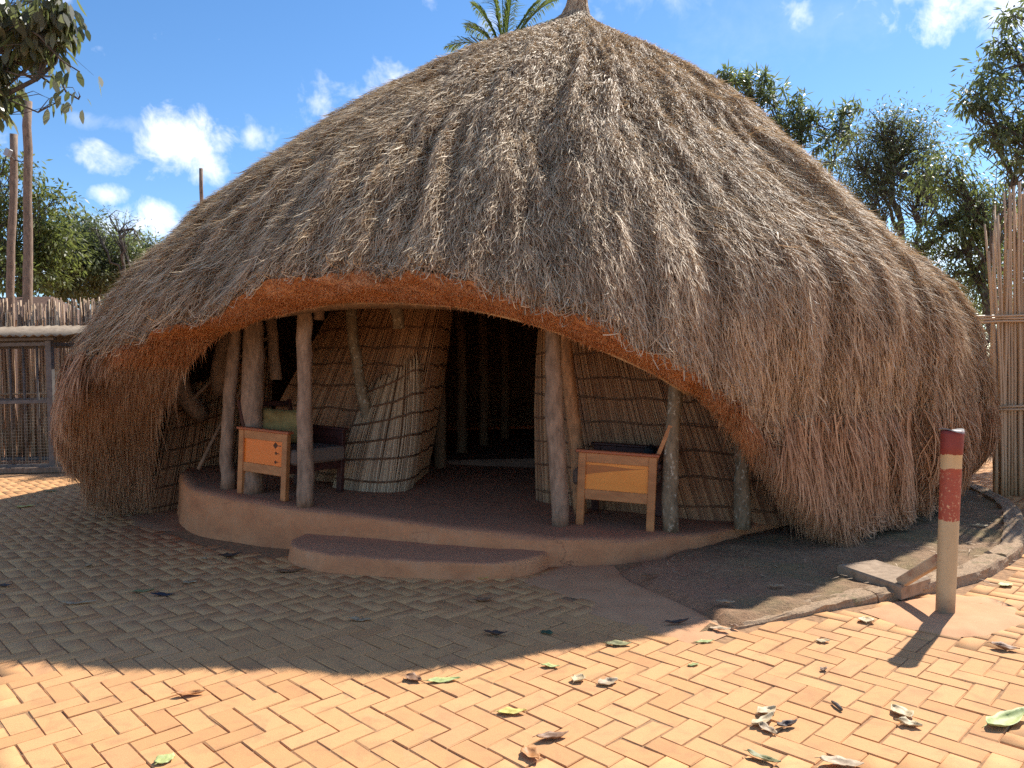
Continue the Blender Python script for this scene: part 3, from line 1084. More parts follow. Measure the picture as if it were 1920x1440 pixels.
# ---- reed walls
def reed_wall(name, B, T, n, rows, mat, rad=.0095, seed=0, bulge=0.0, vlo=0.0, light_block=True, label=None, zjit=.03):
    """ruled wall of stalks between a base line and a top line, tied by rows of binding"""
    g = random.Random(seed)
    B, T = resample(np.array(B, float), n), resample(np.array(T, float), n)
    tang = np.gradient(B, axis=0)
    nrm = np.stack([tang[:, 1], -tang[:, 0], np.zeros(n)], 1)
    nrm /= np.linalg.norm(nrm, axis=1)[:, None]
    pt = lambda i, v, o=0.0: B[i] * (1 - v) + T[i] * v + nrm[i] * (o + bulge * math.sin(math.pi * min(1, v)))
    grp = MB()
    for i in range(n):
        o0 = g.uniform(-.004, .006)
        v1 = 1 + g.uniform(-zjit, zjit)
        tw = g.gauss(0, .004)
        pts = []
        for v in np.linspace(vlo, v1, 7):
            p = pt(i, v, o0 + g.uniform(-.002, .002))
            p = p + tang[i] / (np.linalg.norm(tang[i]) + 1e-9) * (tw * v * 2)
            pts.append(tuple(p))
        rr = rad * g.uniform(.75, 1.2)
        grp.tube(pts, [rr, rr, rr * .97, rr * .95, rr * .92, rr * .9, rr * .85], 5, cap=False)
    w = part(grp.build(name, mat, smooth=True))
    w['kind'] = 'stuff'
    if label:
        w['label'] = label
    bm_ = bpy.context.view_layer
    for r_i, v in enumerate(rows):
        v = v + g.uniform(-.011, .011)
        t_ = MB()
        ph = g.uniform(0, 6)
        idx = list(range(0, n, max(1, n // 60)))
        if idx[-1] != n - 1:
            idx.append(n - 1)
        for lay in (0, 1):
            pts = [tuple(pt(i, v + .004 * math.sin(i * .11 + ph) + .002 * g.uniform(-1, 1), rad + .004) + np.array([0, 0, .011 * lay])) for i in idx]
            t_.tube(pts, .0055, 5, cap=True)
        q = t_.build('binding', M['binding'], smooth=True)
        q.parent = w
    if light_block:  # sheet added behind the stalks to block light
        i2 = list(range(0, n, 6)) + [n - 1]
        rowsv = np.linspace(vlo, 1, 8)
        Vb = np.array([[pt(i, v, -.022) for v in rowsv] for i in i2])
        q = np_mesh('light_block', Vb.reshape(-1, 3), [grid_faces(len(i2), 8)], M['light_block'], w)
    return w


def fz(x, y, dz=-.01):
    return (x, y, floor_z(x) + dz)


WALL_ROWS = [.045, .13, .215, .30, .385, .47, .555, .64, .725, .81, .9]
reed_wall('reed_wall', [fz(-3.05, 8.5), fz(-2.5, 8.15), fz(-1.95, 7.92), fz(-1.5, 7.75), fz(-1.27, 7.66), fz(-1.17, 7.68), fz(-1.10, 7.78), fz(-1.06, 8.1), fz(-1.02, 8.9)],
          [(-1.75, 9.1, 2.85), (-1.45, 8.75, 2.9), (-1.15, 8.5, 2.9), (-.9, 8.3, 2.9), (-.74, 8.2, 2.9), (-.67, 8.22, 2.9), (-.63, 8.3, 2.9), (-.62, 8.55, 2.9), (-.62, 9.2, 2.9)],
          300, WALL_ROWS, M['reed'], .0072, 3, .04, label='reed wall beside the doorway with slanting stalks')
# lower flared apron of the same wall
reed_wall('reed_apron', [fz(-1.82, 7.60), fz(-1.57, 7.46), fz(-1.36, 7.40), fz(-1.20, 7.42), fz(-1.09, 7.53), fz(-1.05, 7.74)],
          [(-1.48, 7.98, 1.36), (-1.34, 7.93, 1.42), (-1.16, 7.86, 1.5), (-1.03, 7.83, 1.6), (-.97, 7.86, 1.6), (-.94, 7.95, 1.6)],
          66, [.08, .27, .42, .58, .74, .92], M['reed_pale'], .0105, 5, .05, label='paler short reed apron at the door jamb', zjit=.06)
reed_wall('reed_wall', [fz(.42, 9.0), fz(.34, 8.2), fz(.24, 7.5), fz(.22, 7.33), fz(.29, 7.22), fz(.50, 7.10), fz(.9, 6.93), fz(1.65, 6.66), fz(2.3, 6.60), (3.0, 6.95, .02)],
          [(.55, 9.2, 2.8), (.5, 8.6, 2.8), (.40, 7.95, 2.8), (.38, 7.80, 2.8), (.42, 7.70, 2.8), (.56, 7.66, 2.8), (.8, 7.6, 2.8), (1.2, 7.55, 2.8), (1.6, 7.5, 2.75), (2.0, 7.5, 2.6)],
          390, WALL_ROWS, M['reed'], .0072, 8, .07, label='reed wall behind the chair with an amber panel')
reed_wall('reed_panel', [(-3.95, 8.15, -.01), (-3.72, 8.55, -.01), (-3.45, 9.0, .0), (-3.05, 9.3, .0)],
          [(-3.72, 8.35, 1.35), (-3.52, 8.7, 1.42), (-3.25, 9.05, 1.62), (-2.95, 9.4, 1.7)],
          100, [.06, .22, .36, .5, .66, .8, .92], M['reed'], .0075, 13, 0.0, label='upright reed panel beside the hanging thatch flank', zjit=.02)


# ---- posts
def post(pts, rad, mat, name='post', seed=0, label=None, n=11, jit=.05):
    g = random.Random(seed)
    P = np.array([tuple(p) for p in pts], float)
    k = max(10, int(np.linalg.norm(P[-1] - P[0]) / .12))
    d = resample(P, k)
    for _ in range(2):
        d[1:-1] = d[:-2] * .25 + d[1:-1] * .5 + d[2:] * .25
    L_ = np.linspace(0, 1, k)
    rads = [rad * (1.08 - .16 * l + .05 * math.sin(l * 9 + seed) + g.uniform(-.03, .03)) for l in L_]
    d[1:-1] += np.array([[g.gauss(0, .005), g.gauss(0, .005), 0] for _ in range(k - 2)])
    mb = MB()
    mb.tube([tuple(p) for p in d], rads, n, True, jit, g)
    o = part(mb.build(name, mat, smooth=True))
    if label:
        o['label'] = label
    return o


def up_from(base, px, py, dy=0.0, ext=.35):
    """base point on the floor -> line through a pixel seen higher up at depth base.y+dy, extended into the roof"""
    top = at(px, py, base.y + dy)
    d = top - base
    return [base - d * .01, base + d * .5, top, base + d * (1 + ext)]


b_ = flr(572, 948)
post(up_from(b_, 570, 590, .05), .066, M['post'], seed=1, label='bare pole post beside the orange panel chair')
b_ = flr(428, 916)
post([b_, at(424, 840, b_.y), at(431, 740, b_.y), at(438, 640, b_.y), at(448, 560, b_.y + .05)], .062, M['post'], seed=2)
b_ = flr(465, 926)
b_.y += .1
post(up_from(b_, 474, 620, .1), .098, M['post'], seed=3, label='thick post standing behind the orange panel chair')
b_ = flr(1050, 984)
post([b_, at(1048, 900, b_.y), at(1040, 770, b_.y), at(1036, 640, b_.y + .05), at(1034, 540, b_.y + .1)], .072, M['post'], seed=4, label='smooth grey brown post at the doorway')
b_ = flr(1088, 962)
post([b_, at(1080, 820, b_.y + .05), at(1064, 700, b_.y + .1), at(1055, 600, b_.y + .15), at(1050, 520, b_.y + .2)], .062, M['post_red'], seed=5, label='reddish post behind the doorway post')
b_ = flr(1257, 996)
post([b_, at(1256, 920, b_.y), at(1258, 830, b_.y), at(1266, 730, b_.y + .06), at(1276, 640, b_.y + .12)], .062, M['post_lichen'], seed=6, label='post patched with pale lichen')
b_ = flr(1392, 991)
post([b_, at(1390, 930, b_.y), at(1393, 850, b_.y + .02), at(1392, 770, b_.y + .06), at(1390, 690, b_.y + .1)], .066, M['post_lichen'], seed=7)
post([at(693, 812, 7.82), at(686, 770, 7.80), at(672, 700, 7.78), at(662, 640, 7.8), at(659, 580, 7.85), at(660, 500, 7.95)], .058, M['post_lichen'], seed=8, label='bent pole tucked into the reed wall')
post([at(517, 712, 7.9), at(512, 650, 7.9), at(509, 590, 7.95), at(508, 520, 8.0)], .055, M['post'], 'roof_pole', 9)
post([at(748, 616, 7.3), at(745, 590, 7.25), at(740, 540, 7.2)], .055, M['post_lichen'], 'roof_pole', 10)
post([at(598, 600, 7.6), at(596, 570, 7.6), at(594, 520, 7.6)], .05, M['post'], 'roof_pole', 11)
post([at(408, 600, 7.5), at(360, 640, 7.65), at(332, 690, 7.85), at(340, 745, 8.1), at(378, 780, 8.35)], .10, M['post'], 'curved_roll', 12)
post([at(450, 545, 7.6), at(425, 620, 7.75), at(408, 690, 7.9), at(412, 735, 8.1)], .085, M['post'], 'curved_roll', 13)
post([at(372, 880, 8.05), at(400, 820, 8.1), at(452, 730, 8.3), at(500, 650, 8.5)], .018, M['post'], 'slanting_stick', 14)
post([at(350, 760, 8.1), at(420, 690, 8.25), at(520, 620, 8.5)], .02, M['post'], 'slanting_stick', 15)
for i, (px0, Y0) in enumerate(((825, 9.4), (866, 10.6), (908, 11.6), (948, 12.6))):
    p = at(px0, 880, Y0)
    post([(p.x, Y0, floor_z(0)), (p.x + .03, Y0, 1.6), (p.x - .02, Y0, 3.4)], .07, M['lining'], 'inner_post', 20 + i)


# ------------------------------------------------------------------ chairs
def make_chair(label, panel_mat, loc, rotz, mirror):
    r = empty('armchair', loc)
    tag(r, label, 'chair')
    r.rotation_euler = (0, 0, 0)
    Mz = Matrix.Rotation(rotz, 4, 'Z')
    tilt = Matrix.Rotation(math.atan(.06), 4, 'Y')
    r.matrix_world = Matrix.Translation(loc) @ tilt @ Mz
    W_, D_ = .70, .64                  # between arms, side length
    fx = 1 if not mirror else -1       # direction in which the seat faces along x

    def P(name, lo, hi, mat, bev=.004, par=None):
        mb = MB()
        lo2 = (min(lo[0] * fx, hi[0] * fx), lo[1], lo[2])
        hi2 = (max(lo[0] * fx, hi[0] * fx), hi[1], hi[2])
        mb.box(lo2, hi2, bev)
        o = mb.build(name, mat, par or r)
        return fixn(o)
    for s in (0, 1):
        y0 = 0.0 if s == 0 else W_
        e = -.002 if s == 0 else .002
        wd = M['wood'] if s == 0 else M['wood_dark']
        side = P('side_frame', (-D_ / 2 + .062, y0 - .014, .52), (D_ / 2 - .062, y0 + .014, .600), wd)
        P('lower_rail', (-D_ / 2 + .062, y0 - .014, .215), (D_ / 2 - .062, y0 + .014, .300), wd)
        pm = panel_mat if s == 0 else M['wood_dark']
        pn = P('side_panel', (-D_ / 2 + .055, y0 - .004, .295), (D_ / 2 - .055, y0 + .006, .525), pm, .001)
        if s == 0:
            if panel_mat is M['panel_orange']:
                for (cx_, cz_, rr_, tail) in ((.155, .485, .030, .075), (.165, .415, .017, .045), (.160, .335, .017, .04)):
                    mb = MB()
                    vs_ = [(cx_ - rr_, -.0056, cz_), (cx_, -.0056, cz_ - rr_), (cx_ + rr_, -.0056, cz_ - .004), (cx_ + tail, -.0056, cz_ - .004), (cx_ + tail, -.0056, cz_ + .003), (cx_ + rr_, -.0056, cz_ + .004), (cx_, -.0056, cz_ + rr_)]
                    vs_ = [(x_ if fx > 0 else -x_, y_, z_) for x_, y_, z_ in vs_]
                    mb.add(vs_, [tuple(range(7))])
                    mb.build('inlay', M['inlay'], r)
            else:
                mb = MB()
                q = [(-.255, .500), (-.10, .478), (.06, .455), (.20, .430), (.257, .418), (.257, .500), (.10, .502), (-.06, .493), (-.16, .492)]
                mb.add([(-x_, -.0056, z_) for x_, z_ in q][::-1], [tuple(range(len(q)))])
                mb.build('grain_streak', M['grain'], r)
        P('leg', (-D_ / 2, y0 - .024, 0), (-D_ / 2 + .064, y0 + .024, .600), wd)
        P('leg', (D_ / 2 - .064, y0 - .024, 0), (D_ / 2, y0 + .024, .600), wd)
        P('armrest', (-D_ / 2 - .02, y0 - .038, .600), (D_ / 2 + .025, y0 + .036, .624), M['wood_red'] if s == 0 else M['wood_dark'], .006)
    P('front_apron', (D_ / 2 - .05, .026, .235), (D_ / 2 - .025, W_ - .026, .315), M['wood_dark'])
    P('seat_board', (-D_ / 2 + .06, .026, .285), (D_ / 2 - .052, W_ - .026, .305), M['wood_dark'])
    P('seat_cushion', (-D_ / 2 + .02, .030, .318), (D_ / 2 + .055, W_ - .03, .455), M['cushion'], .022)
    for y0 in (.045, W_ - .045):
        mb = MB()
        mb.tube([(fx * (-D_ / 2 + .09), y0, .22), (fx * (-D_ / 2 + .02), y0, .55), (fx * (-D_ / 2 - .09), y0, .86)], .022, 4)
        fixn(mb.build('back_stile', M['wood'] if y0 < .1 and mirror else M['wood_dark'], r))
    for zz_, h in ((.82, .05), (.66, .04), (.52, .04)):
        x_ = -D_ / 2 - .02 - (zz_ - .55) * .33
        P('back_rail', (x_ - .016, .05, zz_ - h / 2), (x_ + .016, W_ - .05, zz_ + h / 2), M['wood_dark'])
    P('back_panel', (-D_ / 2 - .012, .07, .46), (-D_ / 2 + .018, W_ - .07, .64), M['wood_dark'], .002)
    return r


lA, lB = flr(449, 923), flr(537, 941)
midl = (lA + lB) / 2
d_ = lB - lA
angl = math.atan2(d_.y, d_.x)
angl = R(-31)
ch_l = make_chair('wooden armchair with an orange inlaid side panel and an olive pillow on it', M['panel_orange'], midl, angl, False)
rA, rB = flr(1087, 983), flr(1219, 996)
midr = (rA + rB) / 2
d_ = rB - rA
angr = math.atan2(d_.y, d_.x)
ch_r = make_chair('wooden armchair with an amber side panel streaked by dark grain', M['panel_yellow'], midr, angr, True)
bpy.context.view_layer.update()


def soft_block(name, size, mat, seed, nx=14, nz=10, puff=.5):
    """a stuffed pillow: two bulging sheets meeting at a seam, with folds"""
    g = random.Random(seed)
    V, Fc = [], []
    for side in (-1, 1):
        for i in range(nx + 1):
            for j in range(nz + 1):
                u, v = i / nx * 2 - 1, j / nz * 2 - 1
                e = max(0, (1 - abs(u) ** 3.5)) ** .5 * max(0, (1 - abs(v) ** 3.5)) ** .5
                pin = 1 - .10 * (1 - abs(u)) * abs(v) ** 2 - 0.0
                fold = .08 * math.sin(u * 6 + v * 3.5 + seed) * math.sin(v * 4 + u * 2)
                V.append((u * size[0] / 2 * (1 - .07 * (1 - abs(v)) * abs(u)), side * size[1] / 2 * e * (1 + fold * 2), v * size[2] / 2 * pin))
    n1 = (nx + 1) * (nz + 1)
    for s in (0, 1):
        for i in range(nx):
            for j in range(nz):
                a = s * n1 + i * (nz + 1) + j
                f = (a, a + nz + 1, a + nz + 2, a + 1)
                Fc.append(f if s == 0 else f[::-1])
    mb = MB()
    mb.add(V, Fc)
    return mb.build(name, mat, None, True)


pil = soft_block('pillow', (.46, .17, .34), M['pillow'], 3)
tag(pil, 'crumpled olive pillow propped on the chair with the orange panel', 'pillow')
pil.matrix_world = ch_l.matrix_world @ Matrix.Translation((-.10, .33, .63)) @ Matrix.Rotation(R(38), 4, 'Z') @ Matrix.Rotation(R(-16), 4, 'X')
pil2 = soft_block('cushion', (.34, .12, .22), M['dark_cloth'], 5)
tag(pil2, 'dark cushion lying against the back of the amber panelled chair', 'cushion')
pil2.matrix_world = ch_r.matrix_world @ Matrix.Translation((.24, .34, .555)) @ Matrix.Rotation(R(90), 4, 'Z') @ Matrix.Rotation(R(-18), 4, 'X')

# ------------------------------------------------------------------ ground
grd = MB()
grd.add([(-900, -400, -.03), (900, -400, -.03), (900, 1500, -.03), (-900, 1500, -.03)], [(0, 1, 2, 3)])
g_o = grd.build('ground', M['soil'])
g_o['kind'] = 'structure'

PW, YAW = .11, -.80031
POX, POY = 2.37631 * PW, 30.61983 * PW
ca, sa = math.cos(YAW), math.sin(YAW)
yard = bpy.data.objects.new('paved_yard', None)
link(yard)
yard['kind'] = 'structure'
sandm = MB()
sandm.add([(-11, -1.5, -.0055), (7.5, -1.5, -.0055), (7.5, 12.6, -.0055), (-11, 12.6, -.0055)], [(0, 1, 2, 3)])
s_o = sandm.build('joint_sand', M['sand'], yard)

KERB_PX = [(1300, 1195), (1400, 1175), (1500, 1155), (1600, 1135), (1700, 1120), (1780, 1104), (1850, 1085), (1920, 1040)]
kerb_line = [gnd(*p) for p in KERB_PX]
kerb_line = [Vector((.92, 4.16, 0))] + kerb_line[1:] + [Vector((4.35, 6.45, 0)), Vector((4.8, 7.15, 0)), Vector((5.06, 7.7, 0)), Vector((5.3, 8.6, 0)), Vector((5.35, 9.6, 0))]
KL = smooth_poly(kerb_line, 90)
# bed polygon: inside the kerb, up to the hut
bed_poly = [tuple(p[:2]) for p in KL] + [(3.6, 9.6), (2.6, 7.2), (1.5, 6.2), (1.0, 5.75), (.72, 5.45), (.90, 4.95), (1.12, 4.55), (1.18, 4.30)]
cem_px = [(980, 1090), (1010, 1105), (1110, 1130), (1105, 1150), (1165, 1168), (1205, 1182), (1290, 1205), (1340, 1200), (1385, 1182), (1330, 1160), (1260, 1120), (1180, 1090), (1150, 1060), (1060, 1060)]
cem_poly = [tuple(gnd(*p))[:2] for p in cem_px]
cem2_px = [(1610, 1145), (1650, 1160), (1700, 1178), (1790, 1195), (1850, 1192), (1905, 1175), (1925, 1165), (1925, 1150), (1830, 1148), (1840, 1118), (1760, 1116), (1680, 1128)]
cem2_poly = [tuple(gnd(*p))[:2] for p in cem2_px]
plat_poly = [tuple(p[:2]) for p in edge] + [(0, 9)]


def inside(poly, x, y):
    c = False
    j = len(poly) - 1
    for i in range(len(poly)):
        xi, yi = poly[i]
        xj, yj = poly[j]
        if (yi > y) != (yj > y) and x < (xj - xi) * (y - yi) / (yj - yi) + xi:
            c = not c
        j = i
    return c


def seg_d(poly, x, y):
    best = 9
    for i in range(len(poly) - 1):
        ax, ay = poly[i]
        bx_, by_ = poly[i + 1]
        dx, dy = bx_ - ax, by_ - ay
        t_ = max(0, min(1, ((x - ax) * dx + (y - ay) * dy) / (dx * dx + dy * dy + 1e-9)))
        best = min(best, math.hypot(ax + dx * t_ - x, ay + dy * t_ - y))
    return best


kerb2d = [tuple(p[:2]) for p in KL]


def shrink(poly, d):
    cx_, cy_ = sum(p[0] for p in poly) / len(poly), sum(p[1] for p in poly) / len(poly)
    out = []
    for x, y in poly:
        l_ = math.hypot(x - cx_, y - cy_)
        k_ = max(0, l_ - d) / l_
        out.append((cx_ + (x - cx_) * k_, cy_ + (y - cy_) * k_))
    return out


cem_in, cem2_in = shrink(cem_poly, .11), shrink(cem2_poly, .11)


def paver_ok(x, y):
    if inside(bed_poly, x, y) or inside(plat_poly, x, y):
        return False
    if inside(cem_in, x, y) or inside(cem2_in, x, y):
        return False
    if math.hypot(x - .18, y - HC_Y) < 4.75:
        return False
    if seg_d(kerb2d, x, y) < .05:
        return False
    if y > 11.4 and x < 0:
        return False
    return True


def paver_mesh(seed):
    g = random.Random(seed)
    mb = MB()
    j = .0022
    mb.box((j, j, -.05), (2 * PW - j, PW - j, 0), .0038)
    v = [[c + (g.uniform(-.0026, .0026) if i < 2 else 0) for i, c in enumerate(p)] for p in mb.v]
    # a chipped corner or two
    for _ in range(g.choice((0, 0, 1, 1))):
        qx, qy = g.choice((0, 2 * PW)), g.choice((0, PW))
        for p in v:
            if abs(p[0] - qx) < .012 and abs(p[1] - qy) < .012 and p[2] > -.01:
                p[0] += (.005 if qx == 0 else -.005) * g.uniform(.4, 1.2)
                p[1] += (.005 if qy == 0 else -.005) * g.uniform(.4, 1.2)
                p[2] -= g.uniform(.001, .003)
    me = bpy.data.meshes.new('paver')
    me.from_pydata(v, [], mb.f)
    me.materials.append(M['paver'])
    import bmesh
    bm = bmesh.new()
    bm.from_mesh(me)
    bmesh.ops.recalc_face_normals(bm, faces=bm.faces)
    bm.to_mesh(me)
    bm.free()
    return me


PM = [paver_mesh(i) for i in range(16)]
# herringbone in paver units: bricks along a start at (i+2j, i-2j), bricks along b hang from their ends
cands = []
for i in range(-110, 110):
    for j in range(-40, 40):
        a0, b0 = i + 2 * j, i - 2 * j
        # brick long in a: occupies a0..a0+2, b0-1..b0 ; brick long in b: a0..a0+1, b0..b0+2
        for kind in (0, 1):
            if kind == 0:
                ca_, cb_ = a0 + 1, b0 - .5
                oa, ob, rot = a0, b0 - 1, 0
            else:
                ca_, cb_ = a0 + .5, b0 + 1
                oa, ob, rot = a0 + 1, b0, 1
            x = POX + (ca_ * ca - cb_ * sa) * PW
            y = POY + (ca_ * sa + cb_ * ca) * PW
            if -10.5 < x < 7.0 and .3 < y < 12.4 and paver_ok(x, y):
                ox = POX + (oa * ca - ob * sa) * PW
                oy = POY + (oa * sa + ob * ca) * PW
                cands.append((x, y, ox, oy, YAW + (math.pi / 2 if rot else 0)))


def in_view(x, y):
    if y < 1:
        return False
    u = F_PX * x / y
    v = -(CAM_H) / y * F_PX
    return abs(u) < 965 and v > -770


cands.sort(key=lambda c: (0 if in_view(c[0], c[1]) else 1, math.hypot(c[0], c[1])))
prng = random.Random(5)
fV, fQ = [], []
nv0 = 0
meshv = [np.array([v.co[:] for v in me.vertices]) for me in PM]
meshf = [[tuple(p.vertices) for p in me.polygons] for me in PM]
f3l, f4l = [], []
for n_, (x, y, ox, oy, rz) in enumerate(cands):
    k = prng.randrange(16)
    dz = prng.gauss(0, .0013)
    rz2 = rz + prng.gauss(0, .006)
    tx, ty = prng.gauss(0, .004), prng.gauss(0, .004)
    if n_ < 300:
        o = bpy.data.objects.new('paver', PM[k])
        o.location = (ox, oy, dz)
        o.rotation_euler = (tx, ty, rz2)
        link(o, yard)
    else:
        v = meshv[k]
        cz, sz = math.cos(rz2), math.sin(rz2)
        vx = v[:, 0] * cz - v[:, 1] * sz + ox
        vy = v[:, 0] * sz + v[:, 1] * cz + oy
        vz = v[:, 2] + dz + v[:, 0] * ty + v[:, 1] * tx
        fV.append(np.stack([vx, vy, vz], 1))
        for f in meshf[k]:
            (f4l if len(f) == 4 else f3l).append([i_ + nv0 for i_ in f])
        nv0 += len(v)
pf = np_mesh('paver_field', np.concatenate(fV), [np.array(f4l), np.array(f3l)], M['paver_field'], yard)
pf['kind'] = 'stuff'


def sheet(name, poly, z, mat, parent=None, kind=None, amp=.006, sub=26, fall=0.0):
    """an uneven ground patch with an irregular rim"""
    xs = [p[0] for p in poly]
    ys = [p[1] for p in poly]
    n = sub
    import bmesh
    bm = bmesh.new()
    vs_ = [bm.verts.new((p[0], p[1], z)) for p in poly]
    f = bm.faces.new(vs_)
    bmesh.ops.triangulate(bm, faces=[f])
    for _ in range(4):
        long_e = [e for e in bm.edges if e.calc_length() > .13]
        if not long_e:
            break
        bmesh.ops.subdivide_edges(bm, edges=long_e, cuts=1)
        bmesh.ops.triangulate(bm, faces=bm.faces[:])
    for v in bm.verts:
        h = float(vnoise(np.array([v.co.x * 5]), np.array([v.co.y * 5]), 3)[0] - .5) * 2 + float(vnoise(np.array([v.co.x * 14]), np.array([v.co.y * 14]), 4)[0] - .5)
        v.co.z = z + h * amp
        if v.is_boundary:
            v.co.z -= fall
    bmesh.ops.recalc_face_normals(bm, faces=bm.faces)
    me = bpy.data.meshes.new(name)
    bm.to_mesh(me)
    bm.free()
    if me.polygons and me.polygons[0].normal.z < 0:
        me.flip_normals()
    me.materials.append(mat)
    me.shade_smooth()
    o = bpy.data.objects.new(name, me)
    link(o, parent)
    if kind:
        o['kind'] = kind
    return o


sheet('soil_bed', bed_poly, .045, M['bed'], None, 'structure', .018, fall=.05)
cem_big = [(p[0], p[1]) for p in cem_poly]
sheet('cement_apron', cem_big, .012, M['cement'], None, 'structure', .004, fall=.014)
sheet('cement_patch', cem2_poly, .012, M['cement'], None, 'structure', .004, fall=.014)
# swept red earth against the hut
sheet('earth_skirt', [(-4.9, 9.3), (-4.5, 8.6), (-4.1, 7.9), (-3.7, 7.5), (-3.45, 7.3), (-3.2, 7.25), (-3.3, 7.7), (-3.6, 8.3), (-3.4, 9.0), (-4.0, 9.6)], .008, M['soil'], None, 'structure', .006, fall=.012)
# kerb, stone by stone
kerb = bpy.data.objects.new('kerb', None)
link(kerb)
kerb['kind'] = 'structure'
nst = 5
for i in range(nst):
    a = int(i * 89 / nst)
    b2 = int((i + 1) * 89 / nst)
    seg = KL[a:b2 + 1]
    tg = np.gradient(seg, axis=0)
    nm = np.stack([-tg[:, 1], tg[:, 0], np.zeros(len(seg))], 1)
    nm /= np.linalg.norm(nm, axis=1)[:, None]
    seg = seg.copy()
    shr = .003
    dirv_ = (seg[-1] - seg[0]) / np.linalg.norm(seg[-1] - seg[0])
    seg[0] += dirv_ * shr
    seg[-1] -= dirv_ * shr
    hgt = .072 + random.uniform(-.004, .004)
    prof = [(-.01, -.04), (-.002, hgt * .5), (.002, hgt * .85), (.014, hgt * .98), (.05, hgt + .002), (.085, hgt), (.12, hgt), (.145, hgt * .95), (.15, -.04)]
    ramp_ = np.clip((np.arange(a, a + len(seg)) - 1) / 22., .12, 1)[:, None]
    V = np.stack([seg + nm * ins + np.array([0, 0, 1.0]) * (zz_ * (ramp_ if zz_ > 0 else 1)) for ins, zz_ in prof], 1)
    rg = np.random.default_rng(50 + i)
    V = V + rg.normal(0, .0045, V.shape)
    n_s = len(seg)
    np_ = len(prof)
    Vl = V.reshape(-1, 3)
    fc = grid_faces(n_s, np_)
    mb = MB()
    mb.add([tuple(p) for p in Vl], [tuple(f) for f in fc] + [tuple(range(np_)), tuple(range((n_s - 1) * np_, n_s * np_))])
    ko = mb.build('kerb_stone', M['kerb'], kerb)
    fixn(ko)

# loose concrete slab under the strut
mb = MB()
sl = [gnd(1570, 1068, .06), gnd(1690, 1110, .06), gnd(1745, 1092, .06), gnd(1640, 1058, .06)]
top = [Vector((p.x, p.y, .085)) for p in sl]
bot = [Vector((p.x, p.y, .01)) for p in sl]
mid = [p + (Vector((sum(q.x for q in top) / 4, sum(q.y for q in top) / 4, .10)) - p) * .06 for p in top]
mb.add(bot + top + [Vector((p.x, p.y, .098)) for p in mid], [(3, 2, 1, 0), (0, 1, 5, 4), (1, 2, 6, 5), (2, 3, 7, 6), (3, 0, 4, 7), (4, 5, 9, 8), (5, 6, 10, 9), (6, 7, 11, 10), (7, 4, 8, 11), (8, 9, 10, 11)])
so = mb.build('concrete_slab', M['slab'])
fixn(so)
tag(so, 'broken grey concrete slab lying by the foot of the slanting strut', 'slab')

# ------------------------------------------------------------------ bollard
bb = gnd(1772, 1150)
bol = empty('bollard', bb)
tag(bol, 'red and cream painted steel bollard with a slanting strut', 'bollard')
bol.rotation_euler = (R(-1.5), R(3.6), 0)
mb = MB()
g_ = random.Random(3)
zs_ = [-.02, .0, .06, .2, .35, .5, .65, .8, .944, .948, 1.0, 1.06, 1.085]
mb.tube([(0, 0, z_) for z_ in zs_], [.052, .0515, .0515, .053, .054, .055, .056, .0565, .057, .060, .061, .062, .064], 20, True, .006, g_)
o = mb.build('pipe', M['bollard'], bol, True)
mb = MB()
ring = []
for k in range(20):
    w = 2 * math.pi * k / 20
    rr_ = .069 + .006 * math.sin(3 * w)
    ring.append((rr_ * math.cos(w), rr_ * math.sin(w), 1.084 + .010 * math.sin(2 * w + 1)))
mb.add(ring + [(p[0] * .97, p[1] * .97, p[2] + .007) for p in ring] + [(0.01, 0, 1.082)], [(k, (k + 1) % 20, 20 + (k + 1) % 20, 20 + k) for k in range(20)] + [(20 + k, 20 + (k + 1) % 20, 40) for k in range(20)] + [tuple(range(20))[::-1]])
mb.build('cap', M['bollard_cap'], bol)
st0 = gnd(1690, 1092, .10)
st1 = bb + Vector((0.0, .03, .325))
mb = MB()
dv_ = (st1 - st0)
ln = dv_.length
Mx = Matrix.Translation(st0 - bb) @ dv_.to_track_quat('X', 'Z').to_matrix().to_4x4()
mb.box((-.01, -.024, -.032), (ln, .024, .032), .006, Mx)
stt = mb.build('strut', M['strut'])
fixn(stt)
stt.parent = bol
bpy.context.view_layer.update()
stt.matrix_parent_inverse = bol.matrix_world.inverted() @ Matrix.Translation(bb)

# ------------------------------------------------------------------ fallen leaves
def leaf_colour(name, base, vein):
    m, t, b = new_mat(name)
    f = noise(t, 38, 5, .7)
    c = ramp(t, f, [(0.25, tuple(x * .55 for x in base)), (0.5, base), (0.8, vein)])
    t.links.new(c, b.inputs['Base Color'])
    b.inputs['Roughness'].default_value = .6
    bump(t, b, f, .3, .003)
    return m


LC = {'green': leaf_colour('green_leaf', (.055, .10, .055), (.10, .16, .08)), 'yellowgreen': leaf_colour('yellow_green_leaf', (.42, .45, .16), (.55, .58, .28)),
      'yellow': leaf_colour('yellow_leaf', (.62, .50, .13), (.72, .62, .25)), 'tan': leaf_colour('tan_leaf', (.42, .29, .165), (.58, .44, .28)),
      'brown': leaf_colour('brown_leaf', (.25, .125, .06), (.42, .25, .14)), 'dark': leaf_colour('dark_brown_leaf', (.075, .045, .032), (.15, .09, .06)),
      'pale': leaf_colour('pale_leaf', (.50, .37, .20), (.66, .52, .32)), 'orange': leaf_colour('orange_brown_leaf', (.46, .20, .065), (.60, .34, .15)),
      'blue': leaf_colour('dark_scrap', (.022, .026, .040), (.05, .055, .075)), 'olive': leaf_colour('olive_leaf', (.24, .22, .09), (.36, .33, .15))}


